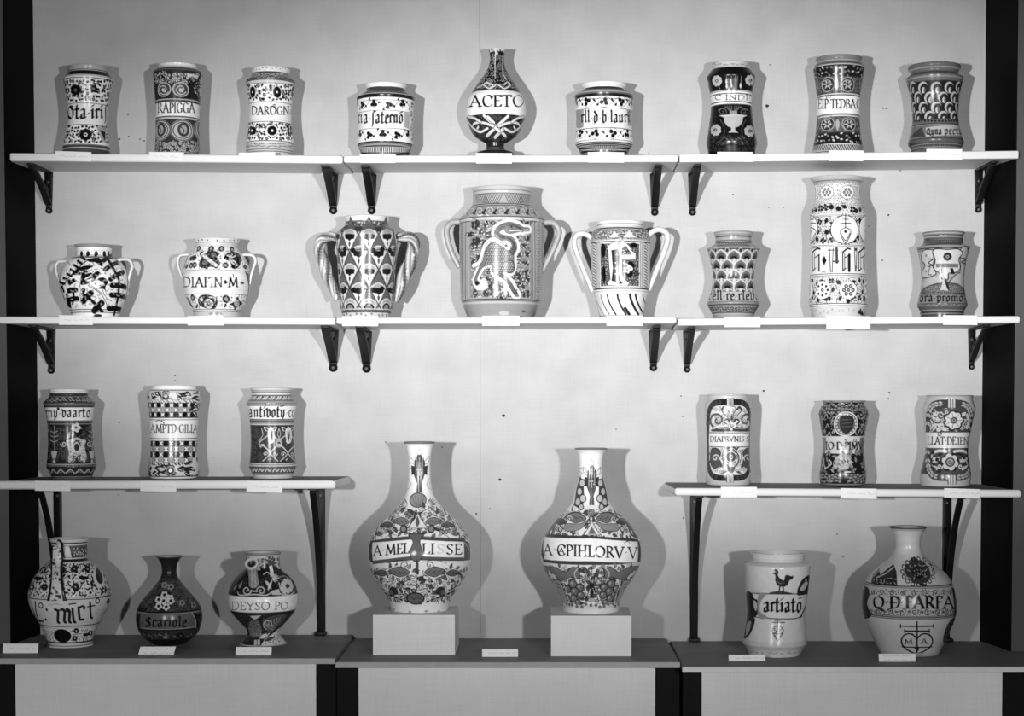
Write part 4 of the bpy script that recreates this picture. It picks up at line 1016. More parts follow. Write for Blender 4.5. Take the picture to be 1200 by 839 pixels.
def p_dragon(c):
    c.band(0, 75, .5); c.hl(58, 6, .3); c.hl(80, 5, .12); c.band(84, 140, .42)
    c.around(112, 12, lambda x, i: c.st([(x, 86), (x+(26 if (i//9) % 2 else -26), 138)], 3, .08, False)); c.hl(142, 5, .1); c.hl(152, 5, .15)
    c.band(156, 214, .36); c.around(185, 66, lambda x, i: (c.spiral(x, 186, 30, 1.4, i, 6, .62), c.leaf(x+14, 190, .6, 30, 18, .08), c.leaf(x-22, 175, 2.4, 26, 14, .1)))
    c.hl(216, 5, .1); c.band(219, 234, .55); c.hl(236, 5, .1)
    c.band(239, 692, .42)
    for x in (165, 182, 558, 572, 600, 196, 548): c.st([(x, 240), (x+(385-x)*-.02, 690)], 4, .12, False)
    c.poly([(582, 240), (612, 240), (606, 690), (578, 690)], .5)
    for y in range(245, 690, 13): c.st([(582, y), (594, y+9), (606, y)], 3, .12, False); c.st([(150, y), (160, y+8)], 3, .14, False)
    c.poly([(204, 240), (546, 240), (540, 688), (204, 688)], .34)
    c.foliage(244, 684, 46, .11, .5, 212, 540); c.worms(244, 684, 22, .62, 212, 540); c.worms(244, 684, 20, .2, 212, 540)
    c.flower(345, 620, 34, 6, .1, .5); c.flower(240, 360, 26, 5, .1); c.flower(235, 265, 26, 5, .1)
    neck = [(500, 290), (430, 262), (372, 285), (358, 318), (392, 336), (440, 350), (458, 395), (440, 430)]
    body = [(452, 400), (455, 470), (450, 530), (425, 545), (395, 530), (380, 560), (340, 545), (330, 500), (300, 500), (270, 520), (245, 580), (265, 600), (240, 612), (232, 575), (262, 500), (285, 430), (305, 370), (345, 355), (400, 380), (430, 400)]
    leg = [(370, 545), (420, 590), (450, 640), (468, 668)]
    tail = [(225, 500), (262, 478), (285, 400), (310, 362), (345, 350), (410, 388), (425, 398)]
    hd = [(430, 255), (480, 258), (500, 275), (538, 280), (540, 300), (490, 305), (430, 318), (400, 300), (405, 265)]
    wv = .72
    c.st(neck, 64, wv); c.st(leg, 58, wv); c.poly(body, wv, True); c.st(body+body[:1], 32, wv); c.poly(hd, wv, True); c.st(hd+hd[:1], 30, wv); c.st([(245, 590), (250, 625), (290, 620), (285, 590)], 32, wv)
    g = .26
    c.st(neck, 34, g); c.st(leg, 26, g); c.poly(body, g, True); c.poly(hd, g, True); c.st([(470, 640), (462, 672), (480, 676)], 10, g)
    c.st(tail, 32, .1); c.st(tail, 24, wv); c.dot(418, 392, 16, wv); c.dot(410, 385, 9, .12)
    c.dot(245, 603, 13, .05)
    c.st([(430, 298), (500, 296), (535, 292)], 5, wv); c.dot(440, 275, 5, K)
    for y in range(380, 540, 13):
        for x in range(275, 450, 13):
            if 275+(540-y)*.2 < x < 300+(y-360)*.9+60 and x < 445: c.dot(x+(y//13 % 2)*6, y, 3.2, .07); c.dot(x+(y//13 % 2)*6+4, y+4, 2.4, .6)
    for q in catmull(neck, 7): c.st([(q[0]-10, q[1]-10), (q[0]+10, q[1]+10)], 2.5, .08, False)
    for q in catmull(leg, 7): c.st([(q[0]-10, q[1]+4), (q[0]+8, q[1]-8)], 2.5, .08, False)
    c.st([(400, 480), (440, 470), (458, 500), (445, 540), (400, 535)], 5, .08); c.st(body+body[:1], 3, .1); c.st(neck, 2, .2)
    c.hl(694, 7, .1); c.band(699, 720, .5); c.hl(702, 4, .12); c.band(718, 900, .36); c.dot(510, 765, 14, .2, 7); c.dot(400, 775, 30, .52, 12)
vessel('two_handled_jar', 'largest two-handled jar, cylindrical, painted with a pale dragon, middle of the second shelf', 'jar', (510, 210, 4.94),
       [(58, 212, 566), (75, 218, 560), (92, 222, 556), (140, 220, 558), (158, 210, 562), (195, 178, 594), (226, 147, 626, 1), (242, 142, 630), (400, 142, 628), (600, 143, 617), (690, 145, 611, 1), (710, 150, 606), (760, 172, 590), (792, 188, 578), (820, 190, 576)],
       p_dragon, .5, '2c', [('rim', 82), ('neck', 220), ('body', 692), ('foot', 0)], tone=0.84,
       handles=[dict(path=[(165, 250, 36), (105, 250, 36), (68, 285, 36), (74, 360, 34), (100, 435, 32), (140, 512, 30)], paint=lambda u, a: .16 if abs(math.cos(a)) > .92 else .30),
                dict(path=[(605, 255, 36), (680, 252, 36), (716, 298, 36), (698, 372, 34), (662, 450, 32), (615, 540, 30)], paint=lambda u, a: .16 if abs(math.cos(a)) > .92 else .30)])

def p_letter(c):
    c.band(0, 100, .78); c.band(68, 76, .3); c.hl(106, 9, .03); c.band(112, 190, .42)
    c.scatter(118, 186, 13, lambda x, y, g: c.st([(x-10, y-4), (x, y), (x+10, y+5)], 3.5, .06)); c.poly([(330, 180), (375, 125), (410, 175)], .62, False, .1, 3); c.poly([(430, 178), (478, 118), (525, 180)], .62, False, .1, 3)
    c.scatter(130, 186, 24, lambda x, y, g: c.leaf(x, y, g.random()*6, 20, 8, .62)); c.hl(192, 6, .5); c.hl(202, 8, .04)
    c.band(207, 538, .62)
    for x in (206, 214, 247, 256, 264, 560, 570, 580, 624): c.st([(x, 207), (x, 538)], 4, .05, False)
    for x0 in (218, 588):
        for y in range(212, 535, 21): c.st([(x0, y), (x0+12, y+6), (x0+24, y+18)], 6, .06)
    c.poly([(272, 222), (550, 222), (548, 530), (276, 530)], .18)
    c.worms(228, 526, 20, .5, 276, 545); c.worms(228, 526, 17, .05, 276, 545)
    for x, y, rx, ry in ((293, 270, 20, 50), (298, 445, 16, 60), (512, 232, 30, 18), (490, 390, 30, 40), (480, 440, 28, 24)): c.dot(x, y, rx, .02, ry)
    out = [(322, 240), (370, 205), (400, 225), (430, 190), (480, 240), (500, 275), (525, 290), (525, 335), (470, 340), (430, 330), (428, 430), (440, 480), (480, 505), (470, 525), (330, 525), (322, 505), (345, 480), (335, 380), (330, 280)]
    c.poly(out, .76); c.st(out+out[:1], 4, .08, False)
    c.poly([(350, 268), (400, 258), (408, 300), (405, 440), (418, 490), (440, 508), (400, 520), (380, 500), (352, 490), (362, 400)], .03)
    for y in (360, 400, 440): c.dot(380, y, 5, .6)
    c.poly([(425, 260), (450, 230), (490, 285), (500, 300), (425, 305)], .10); c.worms(240, 305, 16, .66, 428, 490)
    c.st([(440, 360), (500, 400), (470, 420)], 14, .62); c.flower(465, 410, 26, 5, .6); c.spiral(530, 435, 22, 1.4, 0, 8, .06)
    c.hl(544, 10, .03); c.hl(562, 5, .3); c.band(566, 800, .78)
    for x0, w in ((235, 7), (275, 9), (322, 14), (395, 18), (485, 24), (525, 20), (578, 16), (180, 8), (130, 10), (640, 12), (700, 12)):
        c.st([(x0, 590 if x0 > 260 else 606), (x0+8, 630), (x0+34, 690), (x0+62, 735)], w*.8, .06)
    c.st([(450, 690), (480, 735)], 22, .05); c.hl(742, 5, .1)
vessel('two_handled_jar', 'white two-handled jar with a large ornamental letter and slanting strokes at the foot', 'jar', (660, 250, 6.21),
       [(68, 244, 586), (98, 254, 580), (112, 242, 592), (135, 214, 616), (170, 205, 625), (205, 199, 632, 1), (220, 199, 632), (400, 205, 630), (545, 215, 628, 1), (566, 222, 622), (650, 245, 604), (742, 262, 586), (780, 265, 582)],
       p_letter, W, '2c', [('rim', 104), ('neck', 196), ('body', 552), ('foot', 0)], tone=0.88,
       handles=[dict(path=[(225, 200, 34), (180, 160, 38), (125, 148, 40), (86, 178, 40), (84, 240, 38), (120, 340, 36), (155, 430, 34), (185, 500, 32), (212, 570, 28)], paint=hp_white),
                dict(path=[(605, 190, 34), (640, 140, 40), (700, 118, 42), (752, 145, 42), (758, 200, 42), (728, 300, 40), (690, 390, 40), (655, 480, 38), (622, 560, 32)], paint=hp_white)])

def p_peacock(c):
    c.band(0, 130, .40); c.hl(70, 8, .52); c.hl(96, 7, .04); c.hl(116, 6, .5); c.hl(132, 5, .1); c.band(135, 168, .44); c.around(150, 20, lambda x, i: c.st([(x-8, 142), (x, 158), (x+8, 150)], 6, .08)); c.hl(170, 5, .1); c.band(173, 196, .42); c.hl(198, 7, .06)
    c.band(202, 540, .30)
    for r, y in enumerate((230, 270, 345, 425, 505)):
        def f(x, i):
            c.poly([(x-54, y+20), (x-46, y-28), (x-20, y-52), (x, y-62), (x+20, y-52), (x+46, y-28), (x+54, y+20), (x, y+62)], .27, True, .72, 10)
            c.dot(x, y-6, 34, .18, 26); c.dot(x, y+4, 26, .04, 18); c.dot(x, y+26, 12, .66, 20); c.st([(x-36, y+20), (x-14, y+14)], 7, .62); c.st([(x+36, y+20), (x+14, y+14)], 7, .62)
        if r: c.around(370, 106, f, .5*(r % 2)+.04)
    c.around(370, 106, lambda x, i: (c.dot(x, 212, 12, .1, 14), c.ring(x, 212, 15, 4, .6, 18)), .04)
    c.hl(538, 5, .3); c.band(541, 612, .52); c.text('rell.re.rlevo', 100, 512, 606, 50, .03, True, tk=.27)
    c.hl(614, 4, .2); c.band(616, 652, .34); c.hl(640, 6, .08); c.band(652, 800, .38); c.scatter(660, 700, 13, lambda x, y, g: c.dot(x, y, 5, .12)); c.hl(704, 5, .08); c.hl(716, 5, .5)
vessel(ALB, 'grey jar with four rows of fan-shaped peacock-feather scales, left of the tallest cylindrical jar', 'jar', (815, 262, 6.77),
       [(72, 144, 461), (92, 150, 455), (110, 158, 448), (165, 152, 456), (202, 86, 518, 1), (218, 96, 508), (300, 118, 483), (380, 134, 468), (450, 137, 465), (530, 127, 476), (600, 104, 501), (636, 88, 509, 1), (655, 93, 502), (715, 133, 471), (735, 139, 465), (775, 144, 460)],
       p_peacock, .4, '2r', [('rim', 94), ('neck', 198), ('body', 640), ('foot', 0)], tone=0.68)

def daisy(c, x, y, r, n):
    c.dot(x, y, r, W); c.around
    for i in range(24):
        a = i*math.pi/12; c.dot(x+r*1.02*math.cos(a), y+r*1.02*math.sin(a), 2.6, .06)
    for i in range(n):
        a = 2*math.pi*i/n; c.dot(x+r*(.5 if n == 6 else .6)*math.cos(a), y+r*(.5 if n == 6 else .6)*math.sin(a), r*(.23 if n == 6 else .15), .04)
        if n == 6: c.dot(x+r*.5*math.cos(a), y+r*.5*math.sin(a), r*.12, .4)
    c.dot(x, y, r*.2, .04); c.dot(x, y, r*.08, .5)
def p_tall(c):
    c.band(0, 62, .46); c.worms(48, 62, 7, .15); c.hl(46, 4, .2)
    c.band(62, 225, .66); c.worms(64, 225, 12, .05); c.foliage(176, 222, 34, .05, .5)
    for x in (172, 278, 385, 66): daisy(c, x, 112, 34, 6)
    c.hl(228, 3, .1); c.hl(234, 3, .1); c.band(237, 378, .66); c.worms(238, 378, 12, .05); c.foliage(246, 376, 40, .04, .4)
    for x in (90, 268, 448):
        c.dot(x, 305, 76, W, 72); c.dot(x, 305, 75, .05, 71, 0, 4)
        for i in range(28): a = i*math.pi/14; c.dot(x+80*math.cos(a), 305+76*math.sin(a), 3, .06)
        c.st([(x, 236), (x, 296)], 5, .04, False); c.st([(x-16, 252), (x+16, 252)], 5, .04, False); c.st([(x-26, 272), (x+26, 272)], 5, .04, False)
        c.st([(x, 294), (x-26, 310), (x-20, 345), (x, 372), (x+20, 345), (x+26, 310), (x, 294)], 5, .04); c.st([(x-22, 325), (x, 362), (x+22, 325)], 5, .04); c.dot(x, 315, 8, .04)
    c.hl(384, 4, .1); c.hl(392, 4, .1); c.band(395, 530, .74); c.hl(533, 4, .1); c.hl(542, 4, .1)
    def lt(x, fn):
        fn(x)
    for x in (118, 272, 354):      # tall pointed G letters
        c.st([(x-18, 422), (x-18, 520), (x-4, 506)], 7, .05, False); c.st([(x-8, 426), (x-8, 508)], 5, .05, False)
        c.st([(x-20, 424), (x+6, 402), (x+20, 406)], 9, .04, False); c.st([(x-8, 452), (x+14, 436)], 5, .05, False)
        c.st([(x+15, 436), (x+15, 518)], 15 if x == 272 else 10, .03, False); c.st([(x+4, 442), (x+4, 506)], 4, .07, False)
    c.poly([(160, 438), (172, 465), (160, 492), (148, 465)], .03)
    c.st([(186, 402), (192, 525)], 5, .06, False); c.st([(206, 402), (200, 525)], 5, .06, False); c.st([(180, 412), (230, 412)], 5, .06, False); c.st([(222, 402), (224, 475)], 14, .03, False); c.st([(205, 470), (232, 470)], 8, .05, False)
    c.st([(314, 398), (318, 520)], 5, .06, False); c.st([(326, 400), (322, 520)], 5, .06, False); c.dot(320, 408, 8, .1); c.dot(322, 500, 7, .2)
    c.poly([(140, 528), (155, 515), (175, 528)], .4)
    c.band(546, 690, .66); c.worms(548, 688, 12, .05); c.foliage(550, 688, 40, .05, .36)
    for x, n in ((150, 8), (283, 6), (390, 8), (40, 6)): daisy(c, x, 618, 46, n)
    c.hl(688, 4, .08); c.hl(698, 4, .08); c.band(702, 900, .56); c.poly([(330, 738), (345, 712), (362, 745), (355, 752)], .08); c.worms(712, 745, 26, .4)
vessel(ALB, 'tallest cylindrical jar, white with dotted medallions and a large blackletter band', 'jar', (930, 200, 4.42),
       [(42, 78, 364, 1), (52, 84, 358), (70, 102, 346), (100, 110, 341), (140, 110, 341), (180, 101, 355), (215, 93, 376), (240, 90, 380), (300, 92, 380), (400, 94, 378), (520, 90, 380), (600, 85, 381), (684, 78, 382, 1), (702, 79, 379), (745, 88, 365), (800, 94, 358)],
       p_tall, W, '2r', [('rim', 62), ('neck', 232), ('body', 690), ('foot', 0)], tone=0.9)

def p_promo(c):
    c.band(0, 168, .30); c.hl(72, 8, .5); c.hl(88, 5, .12); c.hl(98, 6, .5); c.hl(115, 8, .14); c.band(122, 162, .26); c.around(142, 15, lambda x, i: c.st([(x-5, 128), (x+4, 140), (x-5, 156)], 5, .05)); c.hl(166, 5, .1); c.band(169, 186, .36); c.hl(190, 8, .04)
    c.band(195, 555, .42); c.hl(204, 4, .1)
    c.poly([(140, 240), (155, 212), (200, 205), (235, 215), (230, 250), (235, 290), (225, 340), (250, 400), (160, 430), (135, 420), (140, 380), (165, 330), (135, 290)], .60, True, .05, 7)
    for y in (255, 380): c.dot(172, y, 14, .42); c.dot(172, y, 4, .1)
    c.st([(190, 280), (225, 285), (190, 310), (225, 330), (185, 340)], 8, .06); c.st([(205, 340), (190, 400), (215, 405)], 7, .06); c.st([(200, 430), (195, 470)], 4, .08)
    c.poly([(440, 210), (500, 200), (500, 440), (440, 430), (445, 330)], .52, True, .06, 6); c.st([(445, 270), (485, 285), (450, 305), (490, 320)], 8, .06)
    c.poly([(140, 480), (180, 440), (290, 420), (300, 500), (200, 520)], .5, True); c.poly([(350, 470), (420, 400), (470, 400), (490, 500), (400, 500)], .5, True); c.st([(355, 460), (400, 410), (440, 385)], 7, .04)
    c.poly([(225, 225), (255, 200), (345, 205), (420, 200), (460, 235), (430, 280), (440, 350), (410, 385), (350, 395), (345, 440), (300, 440), (275, 390), (235, 360), (245, 290)], .68, True, .05, 8)
    c.poly([(250, 318), (425, 318), (425, 350), (250, 350)], .26); c.poly([(360, 352), (385, 352), (398, 400), (370, 400)], .05); c.poly([(285, 350), (300, 352), (300, 400), (270, 375)], .08)
    c.flower(342, 262, 36, 8, .06, .5, 0, .34); c.dot(342, 262, 12, .5); c.dot(342, 262, 6, K)
    c.poly([(120, 555), (180, 500), (260, 475), (340, 468), (420, 480), (480, 530), (490, 560)], .22, False, .04, 6); c.worms(490, 550, 15, .45, 160, 460)
    c.poly([(320, 420), (345, 470), (355, 530), (330, 510), (305, 480)], .05); c.poly([(312, 430), (325, 480), (345, 535), (295, 525), (280, 535), (300, 480), (305, 400)], .58)
    c.band(556, 628, .32); c.hl(560, 4, .1); c.text('ora.promo.', 118, 492, 618, 44, .03, True, tk=.27); c.hl(630, 4, .08)
    c.band(633, 660, .22); c.scatter(636, 658, 18, lambda x, y, g: c.leaf(x, y, 0, 16, 6, .45)); c.hl(664, 5, .06); c.band(668, 800, .2); c.hl(685, 8, .36); c.hl(700, 5, .06); c.hl(712, 5, .36); c.hl(722, 5, .06)
vessel(ALB, 'grey jar painted with a shield and trunk above blackletter words, last on the second shelf', 'jar', (1060, 262, 6.77),
       [(74, 139, 483), (94, 148, 473), (110, 155, 466), (165, 142, 474), (187, 91, 521, 1), (206, 100, 514), (300, 120, 490), (400, 130, 475), (500, 128, 473), (580, 114, 486), (641, 100, 501, 1), (660, 103, 497), (700, 120, 472), (770, 125, 466)],
       p_promo, .4, '2r', [('rim', 118), ('neck', 188), ('body', 645), ('foot', 0)], tone=0.7)
# ---- third row -----------------------------------------------------
def p_vaarto(c):
    c.band(0, 92, .66); c.hl(80, 3, .45); c.band(96, 160, .10); c.hl(118, 5, .3)
    c.around(138, 48, lambda x, i: (c.spiral(x, 138, 18, 1.2, i, 4, .5), c.leaf(x+12, 142, .4, 22, 9, .45)))
    c.band(160, 196, .16); c.around(176, 14, lambda x, i: c.dot(x, 176, 4, .4)); c.hl(192, 5, .04)
    c.band(197, 292, .76); c.text('my.vaarto', 82, 418, 268, 48, .02, True, tk=.3); c.dot(178, 208, 11, .06)
    c.band(294, 325, .10); c.hl(300, 4, .35); c.hl(318, 5, .4)
    c.band(326, 615, .06); c.curls(334, 600, 40, .22, 4)
    def grot(x, i):
        pass
    for x0 in (262, -60, 560):
        c.poly([(x0-10, 330), (x0+120, 330), (x0+60, 420)], .03)
        c.flower(x0+45, 345, 34, 5, .6, .2); c.st([(x0+10, 350), (x0+45, 330), (x0+85, 350)], 8, .6)
        c.poly([(x0-30, 440), (x0+5, 430), (x0+50, 415), (x0+90, 430), (x0+120, 440), (x0+110, 490), (x0+125, 560), (x0+105, 605), (x0+50, 590), (x0+10, 605), (x0-15, 590), (x0-10, 520)], .58, True, .06, 5)
        c.poly([(x0+25, 460), (x0+50, 435), (x0+78, 460), (x0+70, 505), (x0+50, 520), (x0+30, 505)], .12, True); c.dot(x0+50, 490, 14, .4, 20); c.dot(x0+50, 455, 8, .6)
        for s in (-1, 1):
            c.spiral(x0+50+s*95, 465, 24, 1.2, 1.57-s*1.57, 6, .58, s); c.st([(x0+50+s*30, 545), (x0+50+s*20, 580), (x0+50+s*45, 600)], 7, .10); c.st([(x0+50+s*80, 480), (x0+50+s*88, 540), (x0+50+s*70, 600)], 5, .15)
        c.dot(x0+50, 580, 12, .08); c.st([(x0+25, 550), (x0+50, 560), (x0+75, 550)], 6, .1); c.worms(425, 600, 20, .09, x0-20, x0+122); c.spiral(x0+10, 500, 22, 1.2, 1, 6, .62); c.spiral(x0+92, 500, 22, 1.2, 2, 6, .62, -1); c.dot(x0+50, 490, 18, .08, 26); c.ring(x0+50, 490, 22, 6, .6, 32)
        c.leaf(x0-15, 430, -1.3, 60, 22, .55); c.leaf(x0+20, 425, -1.5, 70, 16, .6)
    for x0 in (148, 425):
        c.st([(x0, 330), (x0, 520)], 5, .4, False); c.poly([(x0-24, 520), (x0+24, 520), (x0+10, 575), (x0-10, 575)], .5); c.dot(x0, 595, 14, .5)
        for y in (370, 405, 440): c.st([(x0-26, y), (x0, y+10), (x0+26, y)], 6, .42)
    c.band(612, 640, .10); c.hl(618, 5, .5); c.around(630, 12, lambda x, i: c.dot(x, 629, 3.5, .45)); c.hl(640, 4, .04)
    c.band(643, 708, .08); c.around(665, 68, lambda x, i: (c.st([(x-30, 682), (x, 652), (x+30, 682)], 8, .5, False), c.st([(x-12, 680), (x, 668), (x+12, 680)], 5, .35, False)))
    c.band(700, 800, .06); c.hl(712, 5, .35); c.hl(726, 5, .3)
vessel(ALB, 'dark jar with white blackletter band above pale grotesque, first on the third shelf', 'jar', (40, 446, 6.26),
       [(66, 104, 402, 1), (82, 108, 400), (98, 113, 398), (115, 112, 402), (160, 68, 449, 1), (172, 67, 449), (205, 76, 442), (300, 98, 432), (450, 104, 435), (560, 96, 446), (634, 87, 456, 1), (650, 95, 452), (692, 124, 436), (720, 130, 430), (760, 130, 430)],
       p_vaarto, .06, '3l', [('rim', 96), ('neck', 160), ('body', 640), ('foot', 0)])

def p_check(c):
    c.band(0, 78, .80); c.hl(82, 6, .2); c.band(86, 160, .62)
    def leaves(ya, yb, x0=None, x1=None):
        def f(x, y, g):
            a = (.4 if g.random() < .5 else 2.7)+g.random()*.5; c.leaf(x-20, y-8, a, 62, 30, .06); c.leaf(x-12, y-4, a, 40, 8, .7)
        c.scatter(ya, yb, 38, f, x0, x1)
    leaves(88, 165); c.flower(212, 125, 40, 6, .10, .6); c.ring(212, 125, 30, 4, .5); c.spiral(195, 110, 18, 1.2, 0, 4, .6); c.spiral(232, 110, 18, 1.2, 3, 4, .6)
    f, c.flat = c.flat, True
    def check(ya, rows, hgt, per=31):
        h = c.span(ya); n = int(2*h/per); n -= n % 2; per = 2*h/n; x0 = c.cx()-h
        for r in range(rows):
            for i in range(n):
                x, y = x0+i*per, ya+r*hgt
                if (i+r) % 2 == 0: v = .02 if r % 2 == 0 else .36; c.poly([(x, y), (x+per, y), (x+per, y+hgt), (x, y+hgt)], v)
                else:
                    c.poly([(x, y), (x+per, y), (x+per, y+hgt), (x, y+hgt)], .14 if r % 2 == 0 else .2)
                    m = 9; c.st([(x+m, y+m), (x+per-m, y+hgt-m)], 9, .76, False); c.st([(x+per-m, y+m), (x+m, y+hgt-m)], 9, .76, False)
    check(172, 3, 35); c.flat = f
    c.band(150, 172, .35); c.scatter(152, 172, 22, lambda x, y, g: c.st([(x-8, y-8), (x+8, y+8)], 7, .75, False))
    c.hl(280, 6, .05); c.hl(290, 4, .5); c.band(293, 430, .78); c.hl(296, 4, .2)
    c.text('AMPTD', 100, 290, 388, 58, .06); c.text('.GILIA', 290, 446, 388, 56, .06); c.text('S', 178, 205, 330, 34, .06); c.st([(140, 306), (165, 300), (185, 308)], 5, .1)
    c.hl(434, 6, .05); c.hl(442, 4, .55)
    f, c.flat = c.flat, True; check(448, 4, 41, 36); c.flat = f
    c.band(612, 632, .1); c.scatter(612, 632, 22, lambda x, y, g: c.st([(x-8, y-8), (x+8, y+8)], 7, .75, False))
    c.band(632, 712, .6); leaves(634, 706); c.flower(245, 670, 42, 6, .10, .6); c.ring(245, 670, 30, 4, .55); c.hl(716, 8, .05); c.band(720, 800, .66)
    c.poly([(405, 110), (470, 110), (470, 275), (440, 260), (420, 200)], .62); leaves(120, 270, 405, 465)
    c.poly([(400, 600), (470, 520), (470, 700), (380, 700)], .62); leaves(560, 700, 390, 465)
vessel(ALB, 'white jar with dark chequered bands of crosses and leaves, middle of the third left shelf', 'jar', (160, 444, 6.17),
       [(50, 112, 424, 1), (60, 110, 428), (74, 108, 434), (86, 92, 450), (102, 80, 464, 1), (150, 78, 461), (250, 91, 450), (400, 99, 441), (550, 95, 441), (640, 84, 451), (690, 85, 454), (725, 100, 440), (760, 108, 432)],
       p_check, W, '3l', [('rim', 80), ('body', 712), ('foot', 0)])

def p_antivoty(c):
    c.band(0, 80, .52); c.hl(72, 5, .3); c.hl(84, 4, .12); c.band(86, 106, .60); c.hl(106, 4, .1)
    c.band(108, 150, .24); c.around(128, 50, lambda x, i: (c.st([(x-22, 136), (x-8, 118), (x+8, 136), (x+22, 118)], 8, .64), c.dot(x, 122, 6, .05)))
    c.band(150, 186, .36); c.around(168, 13, lambda x, i: c.dot(x, 168, 4, .12)); c.hl(184, 4, .1)
    c.band(186, 282, .74); c.text('antivoty', 100, 372, 268, 56, .02, True, tk=.32); c.text('.co', 375, 445, 266, 50, .04, True, tk=.3); c.st([(335, 190), (365, 184)], 6, .1, False)
    c.hl(284, 5, .1); c.band(287, 318, .28); c.hl(300, 6, .12); c.hl(322, 6, .55); c.hl(330, 5, .1)
    c.band(333, 612, .08); c.curls(340, 606, 42, .17, 5)
    for x0 in (262, 30, 390, 560):
        for s in (-1, 1):
            X = lambda d: x0+s*d
            c.st([(X(20), 350), (X(45), 345), (X(30), 370)], 8, .5); c.st([(X(12), 400), (X(50), 430), (X(80), 460), (X(70), 490), (X(50), 470)], 10, .42)
            c.st([(X(8), 525), (X(30), 500), (X(65), 470)], 8, .56); c.st([(X(-20), 510), (X(15), 560), (X(55), 600)], 7, .5); c.spiral(X(35), 545, 18, 1.2, 0, 6, .5, s)
            c.st([(X(65), 350), (X(55), 400), (X(85), 450)], 6, .4)
        c.poly([(x0-18, 365), (x0+5, 340), (x0+25, 365), (x0+28, 420), (x0+18, 460), (x0-10, 460), (x0-16, 420)], .62, True); c.leaf(x0+4, 455, -1.5, 95, 12, .12); c.st([(x0-12, 440), (x0-4, 400), (x0-8, 370)], 4, .2); c.st([(x0+20, 440), (x0+14, 400), (x0+18, 370)], 4, .2)
        c.leaf(x0-15, 470, .8, 30, 10, .5); c.poly([(x0-15, 480), (x0+5, 470), (x0+10, 500), (x0-5, 510)], .1); c.leaf(x0-20, 595, -.6, 30, 12, .4)
    c.hl(614, 6, .1); c.band(617, 650, .32); c.hl(620, 5, .55); c.hl(640, 6, .55); c.hl(648, 5, .06)
    c.band(652, 700, .18); c.around(674, 55, lambda x, i: (c.st([(x-22, 686), (x-8, 662), (x+8, 684), (x+22, 664)], 8, .58), c.dot(x+2, 666, 5, .5)))
    c.hl(700, 5, .08); c.band(703, 800, .42); c.hl(712, 4, .1); c.hl(722, 5, .6)
vessel(ALB, 'grey-banded jar with blackletter band reading antivoty near its shoulder, third shelf, nearest the shelf end', 'jar', (275, 446, 6.26),
       [(58, 114, 432, 1), (70, 120, 428), (86, 128, 420), (110, 126, 420), (162, 84, 450, 1), (176, 84, 450), (250, 104, 440), (400, 115, 434), (520, 113, 440), (600, 108, 448), (647, 104, 456, 1), (668, 115, 446), (712, 134, 430), (738, 138, 428), (760, 138, 428)],
       p_antivoty, .3, '3l', [('rim', 84), ('neck', 162), ('body', 650), ('foot', 0)])

